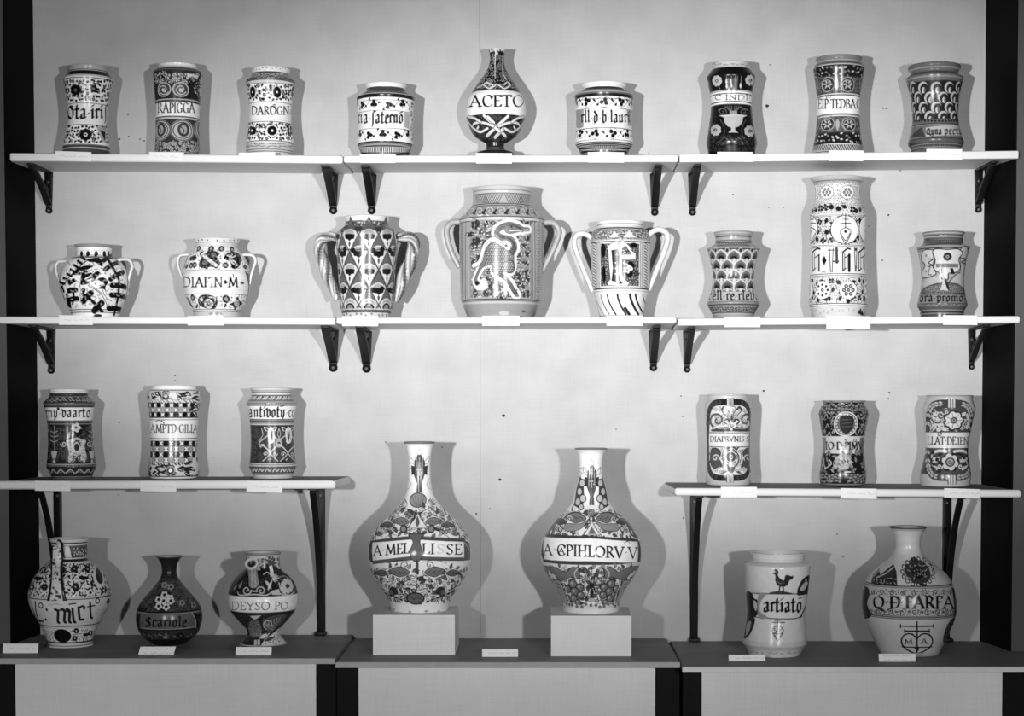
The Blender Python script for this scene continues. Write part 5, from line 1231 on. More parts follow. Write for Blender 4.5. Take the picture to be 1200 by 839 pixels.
def wreath(c, y0, y1, x0, x1, w, dk, lt, n=26):
    """oval garland of overlapping leaves framing the front"""
    cx, cy = (x0+x1)/2, (y0+y1)/2; a, b = (x1-x0)/2, (y1-y0)/2
    pts = []
    for i in range(120):
        t = 2*math.pi*i/120; s, k = math.sin(t), math.cos(t)
        pts.append((cx+a*math.copysign(abs(s)**.42, s), cy-b*math.copysign(abs(k)**.42, k)))
    c.st(pts+pts[:1], w, dk, False)
    for i in range(0, 120, 4):
        p, q = pts[i], pts[(i+3) % 120]; an = math.atan2(q[1]-p[1], q[0]-p[0])
        if i >= 60: pass
        for o in (-.25, .25): c.leaf(p[0]+o*w*math.sin(an), p[1]-o*w*math.cos(an), an+o, w*.75, w*.34, lt, K, 2)
def p_prunis(c):
    c.band(0, 800, .42); c.band(0, 74, .44); c.hl(60, 4, .36)
    c.poly([(140, 140), (435, 140), (430, 640), (130, 640)], .54); c.curls(150, 325, 34, .2, 4, 150, 425); c.curls(445, 630, 34, .2, 4, 150, 425)
    c.poly([(130, 330), (440, 330), (440, 435), (130, 435)], .62)
    for s in (-1, 1):
        X = lambda d: 297+s*d
        c.st([(X(10), 235), (X(45), 195), (X(70), 165), (X(55), 145), (X(40), 160)], 15, .08); c.st([(X(12), 232), (X(45), 192), (X(66), 168)], 6, .5)
        c.st([(X(12), 255), (X(35), 232), (X(55), 250), (X(38), 268)], 10, .05); c.spiral(X(105), 240, 56, 1.2, 1.57-s*.6, 22, .16, -s); c.spiral(X(105), 240, 48, 1.1, 1.57-s*.6, 6, .45, -s)
        c.poly([(X(8), 300), (X(60), 290), (X(130), 305), (X(140), 322), (X(8), 322)], .12, True); c.st([(X(20), 300), (X(100), 302)], 4, .45); c.st([(X(30), 165), (X(15), 190), (X(10), 230)], 5, .06)
        # lower half
        c.poly([(X(150), 460), (X(110), 448), (X(80), 480), (X(90), 520), (X(75), 580), (X(120), 600), (X(155), 560)], .15, True, .03, 6); c.spiral(X(118), 520, 30, 1.2, 1.57+s, 9, .5, s); c.st([(X(85), 590), (X(130), 605), (X(160), 580)], 6, .5)
        c.st([(X(10), 440), (X(35), 452), (X(50), 440)], 10, .05); c.st([(X(10), 455), (X(50), 500), (X(45), 560), (X(15), 590)], 9, .12); c.st([(X(60), 465), (X(70), 500), (X(62), 550), (X(70), 590)], 5, .1); c.leaf(X(30), 620, 1.57-s*1.2, 50, 16, .12)
    c.dot(305, 160, 24, .2); c.dot(305, 160, 17, .6); c.spiral(305, 160, 14, 1.1, 0, 4, .1); c.leaf(297, 255, -1.57, 70, 14, .08); c.dot(295, 308, 12, .5); c.ring(295, 308, 12, 4, .05)
    c.flower(292, 512, 50, 6, .14, .5); c.ring(292, 512, 40, 6, .55); c.ring(292, 512, 24, 5, .1); c.dot(292, 512, 10, .1); c.st([(280, 580), (310, 580)], 8, .6, False); c.poly([(265, 590), (320, 590), (295, 640)], .18, True)
    c.hl(331, 0.1, .1)
    c.st([(135, 332), (435, 332)], 4, .06, False); c.st([(135, 435), (435, 435)], 5, .04, False)
    wreath(c, 106, 672, 122, 434, 44, .05, .13)
    for y0, y1 in ((78, 132), (645, 706)):
        c.poly([(262, y0), (310, y0), (310, y1), (262, y1)], .6)
        for x in (262, 276, 290, 300, 310): c.st([(x, y0), (x, y1)], 5, .06, False)
    c.text('DIAPRVNIS.S', 138, 428, 398, 38, .05, tk=.2)
    c.band(712, 800, .4)
vessel(ALB, 'grey jar framed by dark leaf garland, band lettered DIAPRVNIS, third right shelf', 'jar', (810, 454, 6.26),
       [(53, 112, 420, 1), (66, 114, 416), (90, 118, 424), (125, 109, 446), (180, 102, 444), (250, 103, 437), (400, 109, 428), (550, 108, 430), (640, 104, 440), (690, 106, 438), (720, 112, 432), (740, 114, 430)],
       p_prunis, .44, '3r', [('rim', 76), ('body', 0)])

def p_pimn(c):
    c.band(0, 110, .3); c.band(112, 800, .03)
    def bx(x, y, g): c.dot(x, y, 17, .03, 13); c.dot(x, y, 14, .28, 9)
    c.scatter(116, 205, 30, bx); c.scatter(116, 365, 34, lambda x, y, g: c.leaf(x, y, g.random()*6, 44, 20, .30, .02, 3))
    c.scatter(116, 175, 26, bx)
    c.foliage(180, 360, 40, .03, .5)
    c.scatter(190, 360, 60, lambda x, y, g: c.st([(x-20, y+10), (x, y-18), (x+16, y+12)], 6, .36))
    c.dot(322, 268, 92, .03); c.ring(322, 268, 86, 9, .48); c.ring(322, 268, 72, 12, .26); c.dot(322, 268, 64, .2)
    for i in range(18): a = i*math.pi/9; c.dot(322+71*math.cos(a), 268+71*math.sin(a), 7, .45); 
    c.poly([(285, 215), (322, 205), (375, 220), (372, 285), (345, 330), (322, 342), (295, 325), (275, 275)], .06, True); 
    for y in (240, 265, 290): c.st([(290, y), (365, y-6)], 3, .2)
    c.hl(362, 8, .45); c.band(366, 486, .44); c.poly([(150, 366), (176, 366), (170, 486), (150, 486)], .24); c.poly([(425, 366), (470, 366), (470, 486), (418, 486)], .2)
    c.text('IO.D.PIMV', 172, 452, 454, 54, .02, tk=.24); c.ring(387, 388, 10, 5, .04); c.st([(312, 382), (322, 390), (332, 380)], 5, .04)
    c.hl(488, 6, .06); c.band(492, 640, .03)
    c.scatter(495, 640, 36, lambda x, y, g: c.leaf(x-20, y, g.random()*6, 55, 24, .26, .02, 3)); c.flower(300, 545, 60, 7, .30, .05); c.ring(300, 545, 34, 5, .06); c.ring(270, 560, 40, 5, .4); c.curls(500, 600, 30, .45, 4, 240, 370); c.leaf(290, 640, -.3, 80, 34, .5, .03, 3); c.st([(160, 540), (170, 590), (215, 560), (200, 530)], 8, .42)
    c.st([(210, 600), (260, 640), (350, 645), (380, 620)], 6, .4)
    c.band(625, 705, .03); c.scatter(628, 702, 28, bx); c.scatter(640, 700, 40, bx)
    c.band(300, 301, .03); c.poly([(290, 650), (325, 650), (325, 705), (290, 705)], .04); c.band(706, 800, .16); c.hl(712, 4, .3)
vessel(ALB, 'dark jar with round medallion, band lettered IO D PIM, third right shelf', 'jar', (940, 454, 6.26),
       [(99, 142, 468, 1), (112, 150, 456), (126, 148, 460), (160, 130, 480), (192, 122, 490), (232, 127, 485), (350, 147, 465), (450, 151, 459), (550, 140, 465), (620, 126, 470), (672, 125, 469), (712, 136, 456), (740, 142, 450)],
       p_pimn, .03, '3r', [('rim', 112), ('body', 0)])

def p_den(c):
    c.band(0, 90, .40); c.hl(62, 6, .3); c.band(90, 325, .42)
    c.poly([(165, 170), (250, 140), (470, 140), (515, 200), (490, 330), (165, 330)], .12)
    c.curls(180, 318, 46, .46, 7, 170, 500); c.foliage(170, 320, 42, .46, .5, 165, 290); c.foliage(170, 320, 42, .46, .5, 430, 505)
    c.flower(362, 242, 74, 7, .05); c.flower(362, 242, 66, 7, .50, .1, 0, .36); c.dot(362, 242, 24, .06); c.dot(362, 242, 15, .34); c.dot(362, 240, 7, .05)
    for i in range(7): a = i*2*math.pi/7; c.st([(362+20*math.cos(a), 242+20*math.sin(a)), (362+56*math.cos(a), 242+56*math.sin(a))], 4, .15)
    c.st([(180, 215), (230, 260), (290, 250)], 8, .05); c.spiral(265, 205, 26, 1.2, 0, 9, .06)
    c.band(326, 444, .56); c.hl(328, 4, .06); c.hl(444, 5, .08)
    c.text('LLAT.DE', 168, 378, 420, 58, .06); c.text('IEN', 388, 470, 420, 54, .06); c.ring(258, 342, 13, 6, .06)
    c.band(447, 640, .14)
    for s in (-1, 1):
        X = lambda d: 335+s*d
        c.st([(X(30), 470), (X(80), 465), (X(120), 480), (X(130), 520), (X(90), 520)], 20, .5); c.st([(X(45), 485), (X(85), 495)], 14, .05); c.st([(X(70), 540), (X(110), 540), (X(125), 570), (X(90), 600)], 20, .46); c.st([(X(130), 600), (X(150), 560), (X(120), 500)], 9, .05); c.spiral(X(75), 580, 20, 1.1, 0, 8, .52)
    c.flower(335, 548, 70, 6, .04); c.flower(335, 548, 64, 6, .46, .05, .3, .36); c.dot(335, 548, 34, .05); c.dot(335, 548, 25, .34); c.spiral(335, 548, 18, 1.2, 0, 5, .06)
    c.foliage(455, 625, 44, .05, .4, 170, 260); c.foliage(455, 625, 44, .05, .4, 430, 480)
    c.band(690, 800, .42); c.hl(712, 3, .5)
    wreath(c, 118, 660, 168, 492, 56, .12, .40)
    for y0, y1 in ((84, 150), (645, 712)):
        c.poly([(318, y0), (374, y0), (374, y1), (318, y1)], .46)
        for x in (318, 336, 355, 374): c.st([(x, y0), (x, y1)], 5, .06, False)
    c.poly([(150, 326), (490, 326), (480, 444), (158, 444)], .56); c.text('LLAT.DE', 168, 378, 420, 58, .06); c.text('IEN', 388, 470, 420, 54, .06); c.ring(258, 342, 13, 6, .06)
    c.st([(150, 326), (490, 326)], 5, .06, False); c.st([(155, 445), (482, 445)], 5, .06, False)
vessel(ALB, 'grey leaning jar with big pale flower, band lettered LLAT DE IEN, third right shelf', 'jar', (1060, 454, 6.26),
       [(60, 146, 496, 1), (74, 150, 490), (92, 152, 498), (152, 138, 526, 1), (200, 143, 520), (300, 153, 497), (400, 158, 476), (480, 150, 466), (560, 131, 475), (630, 115, 489), (682, 112, 487), (720, 112, 470), (745, 114, 466)],
       p_den, .42, '3r', [('rim', 86), ('body', 700), ('foot', 0)])

# ---- bottom row ----------------------------------------------------
def on_ledge(key, yfront, rpx):
    z = LED[key][0]; Y = ledge_Y(key, yfront); return (z+0.0006, Y+rpx*(4.1+Y)/F)
def p_mirt(c):
    c.band(0, 92, .52); c.hl(94, 8, .04); c.band(98, 112, .56); c.hl(112, 5, .05); c.band(115, 190, .12)
    c.poly([(300, 112), (345, 112), (362, 185), (315, 185)], .58); c.poly([(350, 118), (470, 112), (470, 176), (365, 182)], .16); c.worms(122, 176, 20, .6, 360, 468); c.st([(345, 112), (362, 185)], 6, .04, False)
    c.hl(192, 6, .5); c.band(197, 218, .06); c.band(218, 450, .62); c.worms(222, 446, 23, .05); c.worms(222, 446, 40, .04)
    for x, y in ((370, 262), (460, 262), (380, 380), (500, 355), (290, 270), (165, 270), (95, 380), (180, 380), (570, 400)): c.flower(x, y, 24, 6, .05)
    for x, y in ((440, 322), (145, 325)): c.leaf(x-40, y, 0, 74, 30, .03)
    c.dot(540, 305, 62, .62, 70); c.dot(540, 305, 38, .02, 52, -.35)
    c.hl(452, 8, .45); c.hl(462, 6, .1); c.band(466, 632, .56); c.hl(636, 7, .1); c.hl(648, 5, .4)
    c.st([(100, 474), (132, 600)], 12, .05, False); c.st([(124, 475), (150, 600), (178, 602)], 12, .05, False); c.ring(160, 500, 17, 8, .06); c.dot(200, 527, 9, .05); c.dot(195, 590, 9, .05)
    for x, s in ((266, 0), (308, -2), (340, -2)): c.st([(x-12, 525+s), (x+8, 540+s), (x+6, 600+s), (x+14, 612+s)], 17, .05)
    c.st([(262, 532), (300, 530), (338, 540)], 10, .05); c.st([(366, 520), (375, 600), (385, 608)], 16, .05); c.st([(342, 492), (385, 486)], 8, .05, False)
    c.st([(404, 512), (412, 580), (418, 592), (436, 590)], 16, .05); c.st([(406, 516), (428, 504), (442, 510), (440, 522)], 14, .05); c.st([(478, 480), (484, 570), (492, 580)], 15, .05); c.st([(462, 508), (508, 500)], 9, .05, False); c.ring(526, 470, 16, 7, .06)
    c.worms(500, 560, 20, .35, 505, 570); c.st([(220, 495), (260, 490), (300, 496)], 4, .3); c.leaf(590, 490, -1.2, 40, 22, .05)
    c.band(652, 742, .60); c.worms(656, 738, 22, .05); c.dot(298, 698, 66, .6, 54); c.dot(298, 698, 58, .02, 46); c.leaf(430, 695, -.2, 50, 22, .03); c.flower(390, 665, 18, 6, .05); c.flower(480, 680, 18, 6, .05); c.flower(380, 715, 18, 6, .05)
    c.band(740, 752, .1); c.band(752, 768, .52); c.hl(768, 4, .08); c.band(770, 800, .5)
def jug_handle(root, loc, crop, Yc, sc, xc, Rf):
    ox, oy, k = crop
    rows = [(268, 96, 80, 1.02), (266, 104, 80, 1.28), (264, 150, 78, 1.42), (262, 220, 80, 1.22), (261, 300, 84, 1.10), (261, 370, 100, 1.045), (262, 440, 130, 1.01)]
    P = []; wd = []
    for x, y, w, g in rows:
        yy = oy+y/k; r = Rf(yy)*sc
        X = at(xc(yy), yy, Yc)[0]; px = ox+x/k; t = (xc(yy)-PPX)/F; rg = r*g
        th = math.asin(max(-.95, min(.95, (px-xc(yy))*sc/(rg*math.sqrt(1+t*t)))))-math.atan(t)
        P.append(np.array([X+rg*math.sin(th), Yc-rg*math.cos(th), at(0, yy, Yc)[2]])-np.array(loc)); wd.append(w/2/k*sc); nrm = np.array([math.sin(th), -math.cos(th), 0.0])
    q = catmull([tuple(p)+(w,) for p, w in zip(P, wd)], 12)
    # canvas for the strap: dots between dark edges
    rg = random.Random(4); spots = [(rg.random(), rg.uniform(-.62, .62), rg.uniform(.018, .035)) for _ in range(46)]
    def f(u, a):
        x = math.cos(a)
        if abs(x) > .62: return .015
        for su, sx, r in spots:
            if abs(u-su) < r*.55 and abs(x-sx) < r*4.5: return .04
        return .62
    sweep('handle', root, q[:, :3], q[:, 3], q[:, 3]*0+.0045, f, side=-nrm, seg=40)
vessel('handled_jug', 'pale speckled jug with front strap handle, lettered mirt, left end of the ledge', 'jug', (20, 620, 5.59),
       [(62, 210, 471, 1), (78, 214, 468), (92, 224, 463), (150, 224, 462), (194, 224, 462), (218, 198, 492), (262, 148, 545), (330, 96, 592), (395, 72, 613), (440, 70, 619), (505, 84, 606), (560, 114, 577), (620, 152, 545), (680, 180, 517), (728, 198, 497), (740, 202, 494, 1), (754, 196, 504), (782, 194, 506)],
       p_mirt, .6, on_ledge('l', 760, 28), [('rim', 98), ('neck', 197), ('body', 738), ('foot', 0)], tone=1.12, extra=jug_handle)

def p_scariole(c):
    c.band(0, 90, .30); c.band(84, 240, .05); c.hl(88, 5, .1); c.worms(180, 240, 14, .12)
    c.band(240, 495, .07); c.worms(235, 490, 11, .26); c.worms(235, 490, 15, .02)
    c.curls(260, 480, 40, .2, 4); 
    for x, y in ((270, 290), (315, 305), (400, 425), (490, 440)): c.flower(x, y, 24, 5, .30, .03)
    c.dot(262, 415, 72, .05)
    for x, y in ((268, 365), (225, 400), (310, 390), (262, 410), (225, 450), (282, 455), (315, 410)):
        c.flower(x, y, 27, 5, .58, .03, 1.57); c.dot(x, y, 11, .04)
    c.poly([(60, 450), (150, 470), (110, 505), (60, 500)], .03)
    c.hl(498, 9, .02); c.band(503, 622, .20); c.hl(506, 5, .36); c.hl(622, 5, .4); c.hl(630, 8, .02)
    c.poly([(480, 500), (560, 500), (560, 640), (505, 640), (510, 580)], .03); c.st([(475, 500), (505, 560), (500, 640)], 5, .5); c.poly([(50, 510), (92, 505), (95, 620), (60, 620)], .04)
    c.text('.Scariole.', 100, 470, 602, 50, .01, True, tk=.3)
    c.band(634, 700, .09); c.scatter(640, 690, 50, lambda x, y, g: (c.leaf(x-20, y, .2, 44, 18, .22), c.dot(x+8, y, 6, .02))); c.flower(200, 685, 26, 5, .16, .04); c.leaf(262, 682, 0, 50, 24, .3); c.flower(395, 670, 26, 5, .03); c.band(702, 800, .03)
vessel('narrow_necked_bottle', 'small very dark glossy bottle with flared mouth, blackletter label, between jug and spouted pot', 'bottle', (150, 640, 6.36),
       [(74, 205, 411, 1), (82, 212, 404), (98, 226, 388), (130, 244, 370), (160, 252, 366), (195, 254, 366), (240, 244, 386), (300, 196, 430), (380, 120, 495), (450, 72, 540), (520, 55, 555), (580, 61, 551), (640, 84, 531), (690, 128, 492), (722, 170, 445, 1), (735, 186, 430), (750, 190, 428)],
       p_scariole, .05, on_ledge('l', 757, 19), [('rim', 88), ('neck', 240), ('body', 722), ('foot', 0)], thick=2.2)

def p_hyssop(c):
    c.band(0, 92, .34); c.hl(70, 8, .2); c.hl(92, 4, .1); c.band(94, 200, .48); c.foliage(100, 190, 40, .16, .4)
    c.st([(320, 120), (370, 130), (390, 100)], 9, .1); c.palm(370, 160, -.9, 60, 5, 1.2, .14); c.leaf(330, 150, .4, 90, 20, .2)
    c.poly([(300, 190), (345, 155), (430, 190), (450, 240), (300, 240)], .04)
    c.band(200, 386, .04); c.curls(235, 380, 44, .14, 4)
    c.poly([(360, 170), (382, 165), (395, 240), (368, 250)], .66); c.palm(380, 250, .2, 60, 5, .8, .5)
    c.flower(490, 310, 52, 9, .5, .12); c.ring(490, 310, 28, 5, .5); c.st([(430, 290), (450, 350), (500, 375), (540, 350)], 9, .5); c.st([(415, 255), (470, 240), (520, 270)], 5, .4)
    c.leaf(330, 270, .9, 80, 20, .5); c.leaf(350, 345, -1.2, 90, 18, .55); c.st([(320, 230), (345, 215), (370, 235)], 7, .55)
    c.dot(250, 350, 70, .04); c.spiral(205, 340, 34, 1.3, 0, 8, .45); c.spiral(305, 345, 34, 1.3, 3, 8, .45); c.st([(225, 345), (280, 348)], 8, .5); c.st([(140, 350), (160, 375), (260, 370), (340, 375), (400, 350), (480, 380), (550, 372)], 8, .5)
    c.poly([(375, 345), (430, 330), (440, 375), (380, 372)], .45); c.leaf(150, 330, -1.2, 60, 18, .3); c.leaf(110, 340, -1, 50, 16, .3)
    c.band(386, 497, .72); c.hl(388, 5, .5); c.hl(497, 4, .3)
    c.text('DEYSO', 98, 372, 478, 56, .05, tk=.13, ang=-.2); c.text('PO', 400, 498, 474, 52, .05, tk=.13, ang=-.2); c.worms(400, 480, 18, .3, 515, 545)
    c.band(500, 720, .06); c.worms(510, 710, 16, .17); c.poly([(230, 520), (310, 515), (280, 540), (260, 545)], .5)
    c.poly([(230, 560), (290, 555), (310, 640), (260, 680), (220, 640)], .20, True); c.worms(560, 670, 14, .4, 225, 305); c.poly([(330, 540), (480, 510), (430, 590), (370, 640), (330, 600)], .17, True)
    for i in range(6): c.st([(340+i*20, 560-i*6), (350+i*16, 600-i*10), (390+i*10, 620-i*14)], 6, .36)
    c.spiral(360, 580, 40, 1.2, 2, 7, .5); c.leaf(290, 690, -.5, 90, 30, .5); c.poly([(255, 700), (295, 695), (298, 735), (255, 740)], .46); c.st([(275, 700), (275, 738)], 4, .06, False)
    c.poly([(400, 640), (440, 600), (500, 735), (300, 750), (330, 690)], .55); c.worms(650, 735, 24, .16, 330, 450); c.leaf(320, 710, -.4, 100, 26, .14)
    c.band(740, 800, .4)
def spout(root, loc, crop, Yc, sc, xc, Rf):
    ox, oy, k = crop
    # rises from the shoulder towards the viewer, flared round mouth tilted up
    def pt(x, y, dy): return np.array(at(ox+x/k, oy+y/k, Yc-dy*sc))-np.array(loc)
    ymid = oy+300/k
    P = [pt(258, 330, 22), pt(256, 290, 34), pt(250, 245, 44), pt(244, 200, 52), pt(240, 168, 57), pt(238, 150, 60)]
    w = np.array([84, 76, 66, 66, 84, 94])/2/k*sc
    q = catmull([tuple(p)+(x,) for p, x in zip(P, w)], 8)
    P3, ww = q[:, :3], q[:, 3]
    n = len(P3); seg = 28; V = []; C = []
    T = np.gradient(P3, axis=0); T /= np.linalg.norm(T, axis=1)[:, None]
    # mouth plane leans to the viewer
    T[-10:] = T[-10:]*.6+np.array([-.15, -.75, .55])*.6; T /= np.linalg.norm(T, axis=1)[:, None]
    rows = [(P3[i], T[i], ww[i], None) for i in range(n)]
    rows += [(P3[-1]+T[-1]*.0015, T[-1], ww[-1]*.92, .62), (P3[-1], T[-1], ww[-1]*.74, .5), (P3[-3], T[-1], ww[-1]*.5, .05), (P3[-6], T[-6], ww[-6]*.45, .02), (P3[-8], T[-8], .0006, .02)]
    for r, (p, t, wd, v) in enumerate(rows):
        B = np.array([1.0, 0, 0]); B = B-(B@t)*t; B /= np.linalg.norm(B); N = np.cross(t, B)
        for j in range(seg):
            a = 2*math.pi*j/seg; V.append(p+wd*(B*math.cos(a)+N*math.sin(a)))
            if v is None:
                u = r/n; val = .60 if u > .82 else (.40+.22*math.sin(9*a+14*u)*math.sin(22*u)); C.append(max(val, .08))
            else: C.append(v)
    me = grid_mesh('spout', np.array(V), len(rows), seg, True, C, ())
    bm = bmesh.new(); bm.from_mesh(me); bmesh.ops.recalc_face_normals(bm, faces=bm.faces[:]); bm.to_mesh(me); bm.free()
    link('spout', me, M['glaze'], root)
vessel('spouted_jar', 'dark footed drug pot with a front spout, band lettered DEYSO PO, on the left ledge', 'jar', (255, 635, 5.99),
       [(73, 183, 448, 1), (84, 192, 444), (100, 200, 440), (150, 198, 442), (185, 194, 448), (206, 178, 464), (240, 138, 506), (290, 95, 542), (370, 66, 562), (430, 66, 564), (490, 92, 544), (550, 142, 498), (600, 184, 446), (632, 200, 426), (660, 200, 436), (692, 182, 466), (722, 160, 492), (742, 154, 500)],
       p_hyssop, .05, on_ledge('l', 758, 28), [('rim', 94), ('neck', 206), ('body', 640), ('foot', 0)], tone=1.1, extra=spout)

def lantern(c, x, y0, y1, w):
    h = y1-y0
    c.st([(x, y0), (x, y0+h*.06)], 2.5, .08); c.ring(x, y0+h*.12, w*.22, 3, .06, h*.05)
    c.poly([(x-w*.2, y0+h*.17), (x+w*.2, y0+h*.17), (x+w*.55, y0+h*.34), (x+w*.5, y0+h*.62), (x+w*.22, y0+h*.8), (x+w*.3, y1), (x-w*.3, y1), (x-w*.22, y0+h*.8), (x-w*.55, y0+h*.62), (x-w*.5, y0+h*.34)], .16)
    for i in range(-3, 4): c.st([(x+i*w*.14, y0+h*.22), (x+i*w*.16, y0+h*.62)], 3, .04 if i % 2 else .55, False)
    for t in (.3, .45, .6): c.st([(x-w*.5, y0+h*t), (x+w*.5, y0+h*t)], 3, .05, False)
    for i in range(5): c.dot(x-w*.2+i*w*.1, y0+h*(.5+.06*(i % 3)), 4, .6)
    c.st([(x-w*.1, y0+h*.66), (x-w*.06, y1-4)], 4, .5, False)
    for s in (-1, 1): c.st([(x+s*w*.5, y0+h*.32), (x+s*w*.95, y0+h*.2), (x+s*w*.9, y0+h*.32), (x+s*w*.55, y0+h*.38)], 4, .08); c.st([(x+s*w*.5, y0+h*.5), (x+s*w*.9, y0+h*.45)], 4, .1); c.poly([(x+s*w*.5, y0+h*.42), (x+s*w*.8, y0+h*.4), (x+s*w*.75, y0+h*.62), (x+s*w*.5, y0+h*.6)], .1)
def acanthus(c, x, y, r, s, dk=.08, md=.28):
    c.poly([(x-s*r*1.12, y), (x-s*r*.3, y-r*.62), (x+s*r*.5, y-r*.45), (x+s*r*1.12, y+r*.1), (x+s*r*.4, y+r*.24), (x-s*r*.2, y+r*.45)], .7, True)
    c.poly([(x-s*r, y), (x-s*r*.3, y-r*.5), (x+s*r*.5, y-r*.35), (x+s*r, y+r*.1), (x+s*r*.4, y+r*.15), (x-s*r*.2, y+r*.35)], md, True, dk, 5)
    for i in range(7): c.st([(x-s*r*(.75-.24*i), y+r*.18), (x-s*r*(.55-.24*i), y-r*.1)], 2.5, dk)
    for i in range(4): c.st([(x-s*r*(.7-.4*i), y), (x-s*r*(.4-.4*i), y-r*.22)], 3, dk)
    c.spiral(x+s*r*.9, y-r*.15, r*.38, 1.3, 1.57-s*1.2, 4, dk, s)
def fan(c, x, y, a, L, v=.10):
    for i in range(7): c.leaf(x, y, a+(i-3)*.26, L*(1-.05*abs(i-3)), L*.14, v); 
    for i in range(6): c.leaf(x, y, a+(i-2.5)*.26, L*.8, L*.07, .62)
def p_bottleA(c):     # crop = photo px * 7
    k = 7.0
    def q(x, y): return ((x-420)*k, (y-505)*k)
    def Z(*p): return [q(*t) for t in p]
    f0 = lambda y: (y-505)*k
    c.band(0, f0(520.5), .22); c.band(f0(520.5), f0(720), .68)
    c.hl(f0(521.5), 3, .45)
    X, Y = q(491.5, 520); lantern(c, X, f0(524), f0(577), 84)
    for s in (-1, 1): c.st(Z((491+s*13, 560), (491+s*9, 568), (491+s*14, 574)), 4, .1); c.st(Z((491+s*15, 562), (491+s*12, 568), (491+s*15, 573)), 3, .2)
    x, y = q(489.5, 586); c.dot(x, y, 74, .12, 60); c.dot(x, y, 66, .30, 52)
    for i in range(5): c.st([(x-50+i*25, y-36), (x-30+i*18, y+10), (x-10+i*8, y+46)], 3, .12)
    def busy(x, y, g):
        a = g.random()*6.28; k2 = g.random()
        if k2 < .5: c.leaf(x, y, a, 54, 26, .16+.24*g.random(), .04, 4); c.st([(x, y), (x+40*math.cos(a), y+40*math.sin(a))], 3, .1, False)
        elif k2 < .8: c.spiral(x, y, 24, 1.3, a, 4, .10, 1 if g.random() < .5 else -1)
        else: c.dot(x, y, 17, .10); c.dot(x, y, 12, .36)
    c.scatter(f0(594), f0(627), 36, busy); c.scatter(f0(665), f0(705), 38, busy)
    for s in (-1, 1):
        X = lambda d: 489+s*d
        fan(c, *q(X(11), 592), (-.3 if s > 0 else math.pi+.3), 90); fan(c, *q(X(22), 603), (.3 if s > 0 else math.pi-.3), 80, .13)
        c.st(Z((X(2), 602), (X(14), 596), (X(24), 602)), 6, .08)
        acanthus(c, *q(X(20), 612), 76, s); acanthus(c, *q(X(36), 616), 60, s, .06, .2); acanthus(c, *q(X(46), 626), 40, s)
        c.st(Z((X(2), 600), (X(6), 612), (X(13), 619), (X(24), 622)), 6, .06); c.dot(*q(X(16), 620), 32, .12); c.dot(*q(X(16), 620), 20, .3); c.spiral(*q(X(28), 622), 24, 1.2, 0, 4, .1, s)
        fan(c, *q(X(50), 622), (.9 if s > 0 else math.pi-.9), 110, .08)
        c.st(Z((X(38), 631), (X(30), 626), (X(24), 628)), 4, .1)
    c.poly(Z((478, 619), (486, 608), (489.5, 601), (493, 608), (501, 619)), .66, False, .06, 4); c.leaf(*q(489, 617.5), -1.57, 90, 30, .2, .05, 3)
    c.st(Z((472, 624), (489, 625.5), (507, 624)), 6, .1)
    # inscription
    c.poly(Z((434, 634), (440, 633), (484, 628), (545, 631.5), (546, 636), (485, 633), (438, 637)), .14); c.poly(Z((436, 636), (485, 632), (543, 635), (543, 652), (485, 652), (437, 658)), .76)
    c.poly(Z((437, 657), (485, 651), (543, 653), (543, 657), (485, 656), (438, 661)), .18); c.st(Z((434, 634), (485, 628.5), (545, 632)), 3, .04); c.st(Z((437, 661), (485, 656), (544, 657)), 3, .05)
    c.text('A.MEL', f0(505)+(438-420)*k, (480.5-420)*k, f0(651.5), 82, .05, y1=f0(648)); c.text('LI', (494-420)*k, (510-420)*k, f0(649), 82, .05); c.text('S', (511-420)*k, (521-420)*k, f0(649), 78, .50); c.text('SE', (522-420)*k, (541.5-420)*k, f0(649.5), 82, .06)
    c.poly(Z((479, 626), (496, 626), (492, 634), (494, 643), (495, 651), (489, 659), (482, 654), (481, 645), (484, 635)), .20, True, .04, 5); c.dot(*q(486, 648), 16, .5)
    c.st(Z((544, 634), (548, 642), (552, 640)), 8, .5); c.poly(Z((543, 633), (552, 636), (552, 656), (543, 657)), .2); c.st(Z((544, 636), (551, 646)), 5, .62); c.poly(Z((432, 634), (437, 634), (438, 660), (432, 655)), .08)
    for s in (-1, 1):
        X = lambda d: 489+s*d
        acanthus(c, *q(X(22), 671), 96, s, .07, .24); acanthus(c, *q(X(42), 672), 62, s, .06, .2); c.spiral(*q(X(14), 662), 34, 1.2, 1.57-s, 7, .06, -s); c.st(Z((X(6), 659), (X(20), 656), (X(34), 660)), 4, .1)
        c.leaf(*q(X(28), 682), (.3 if s > 0 else math.pi-.3), 60, 26, .62, .07, 3); c.spiral(*q(X(38), 680), 22, 1.2, 0, 5, .1, s)
        for i in range(4): c.st(Z((X(2), 676+i*5), (X(10), 674+i*5), (X(16-i), 679+i*4)), 5, .08); c.dot(*q(X(17-i), 681+i*4), 10, .12)
        fan(c, *q(X(48), 686), (1.9 if s > 0 else math.pi-1.9), 110, .08); fan(c, *q(X(38), 692), (2.2 if s > 0 else math.pi-2.2), 90, .10); c.dot(*q(X(27), 693), 46, .09, 44); fan(c, *q(X(26), 697), (2.5 if s > 0 else math.pi-2.5), 90, .08); c.dot(*q(X(30), 694), 24, .2)
        for i in range(6): c.leaf(*q(X(10+6*i), 706-i*2.4), (-.5 if s > 0 else math.pi+.5), 40, 18, .09)
    c.leaf(*q(489, 656), 1.57, 120, 22, .15, .05, 3); c.st(Z((489, 674), (489, 692)), 6, .08)
    x, y = q(487, 701); c.dot(x, y, 76, .07, 54); c.dot(x, y, 64, .2, 44); c.st([(x-40, y-20), (x-10, y+10), (x+10, y-10), (x+45, y+8)], 4, .06)
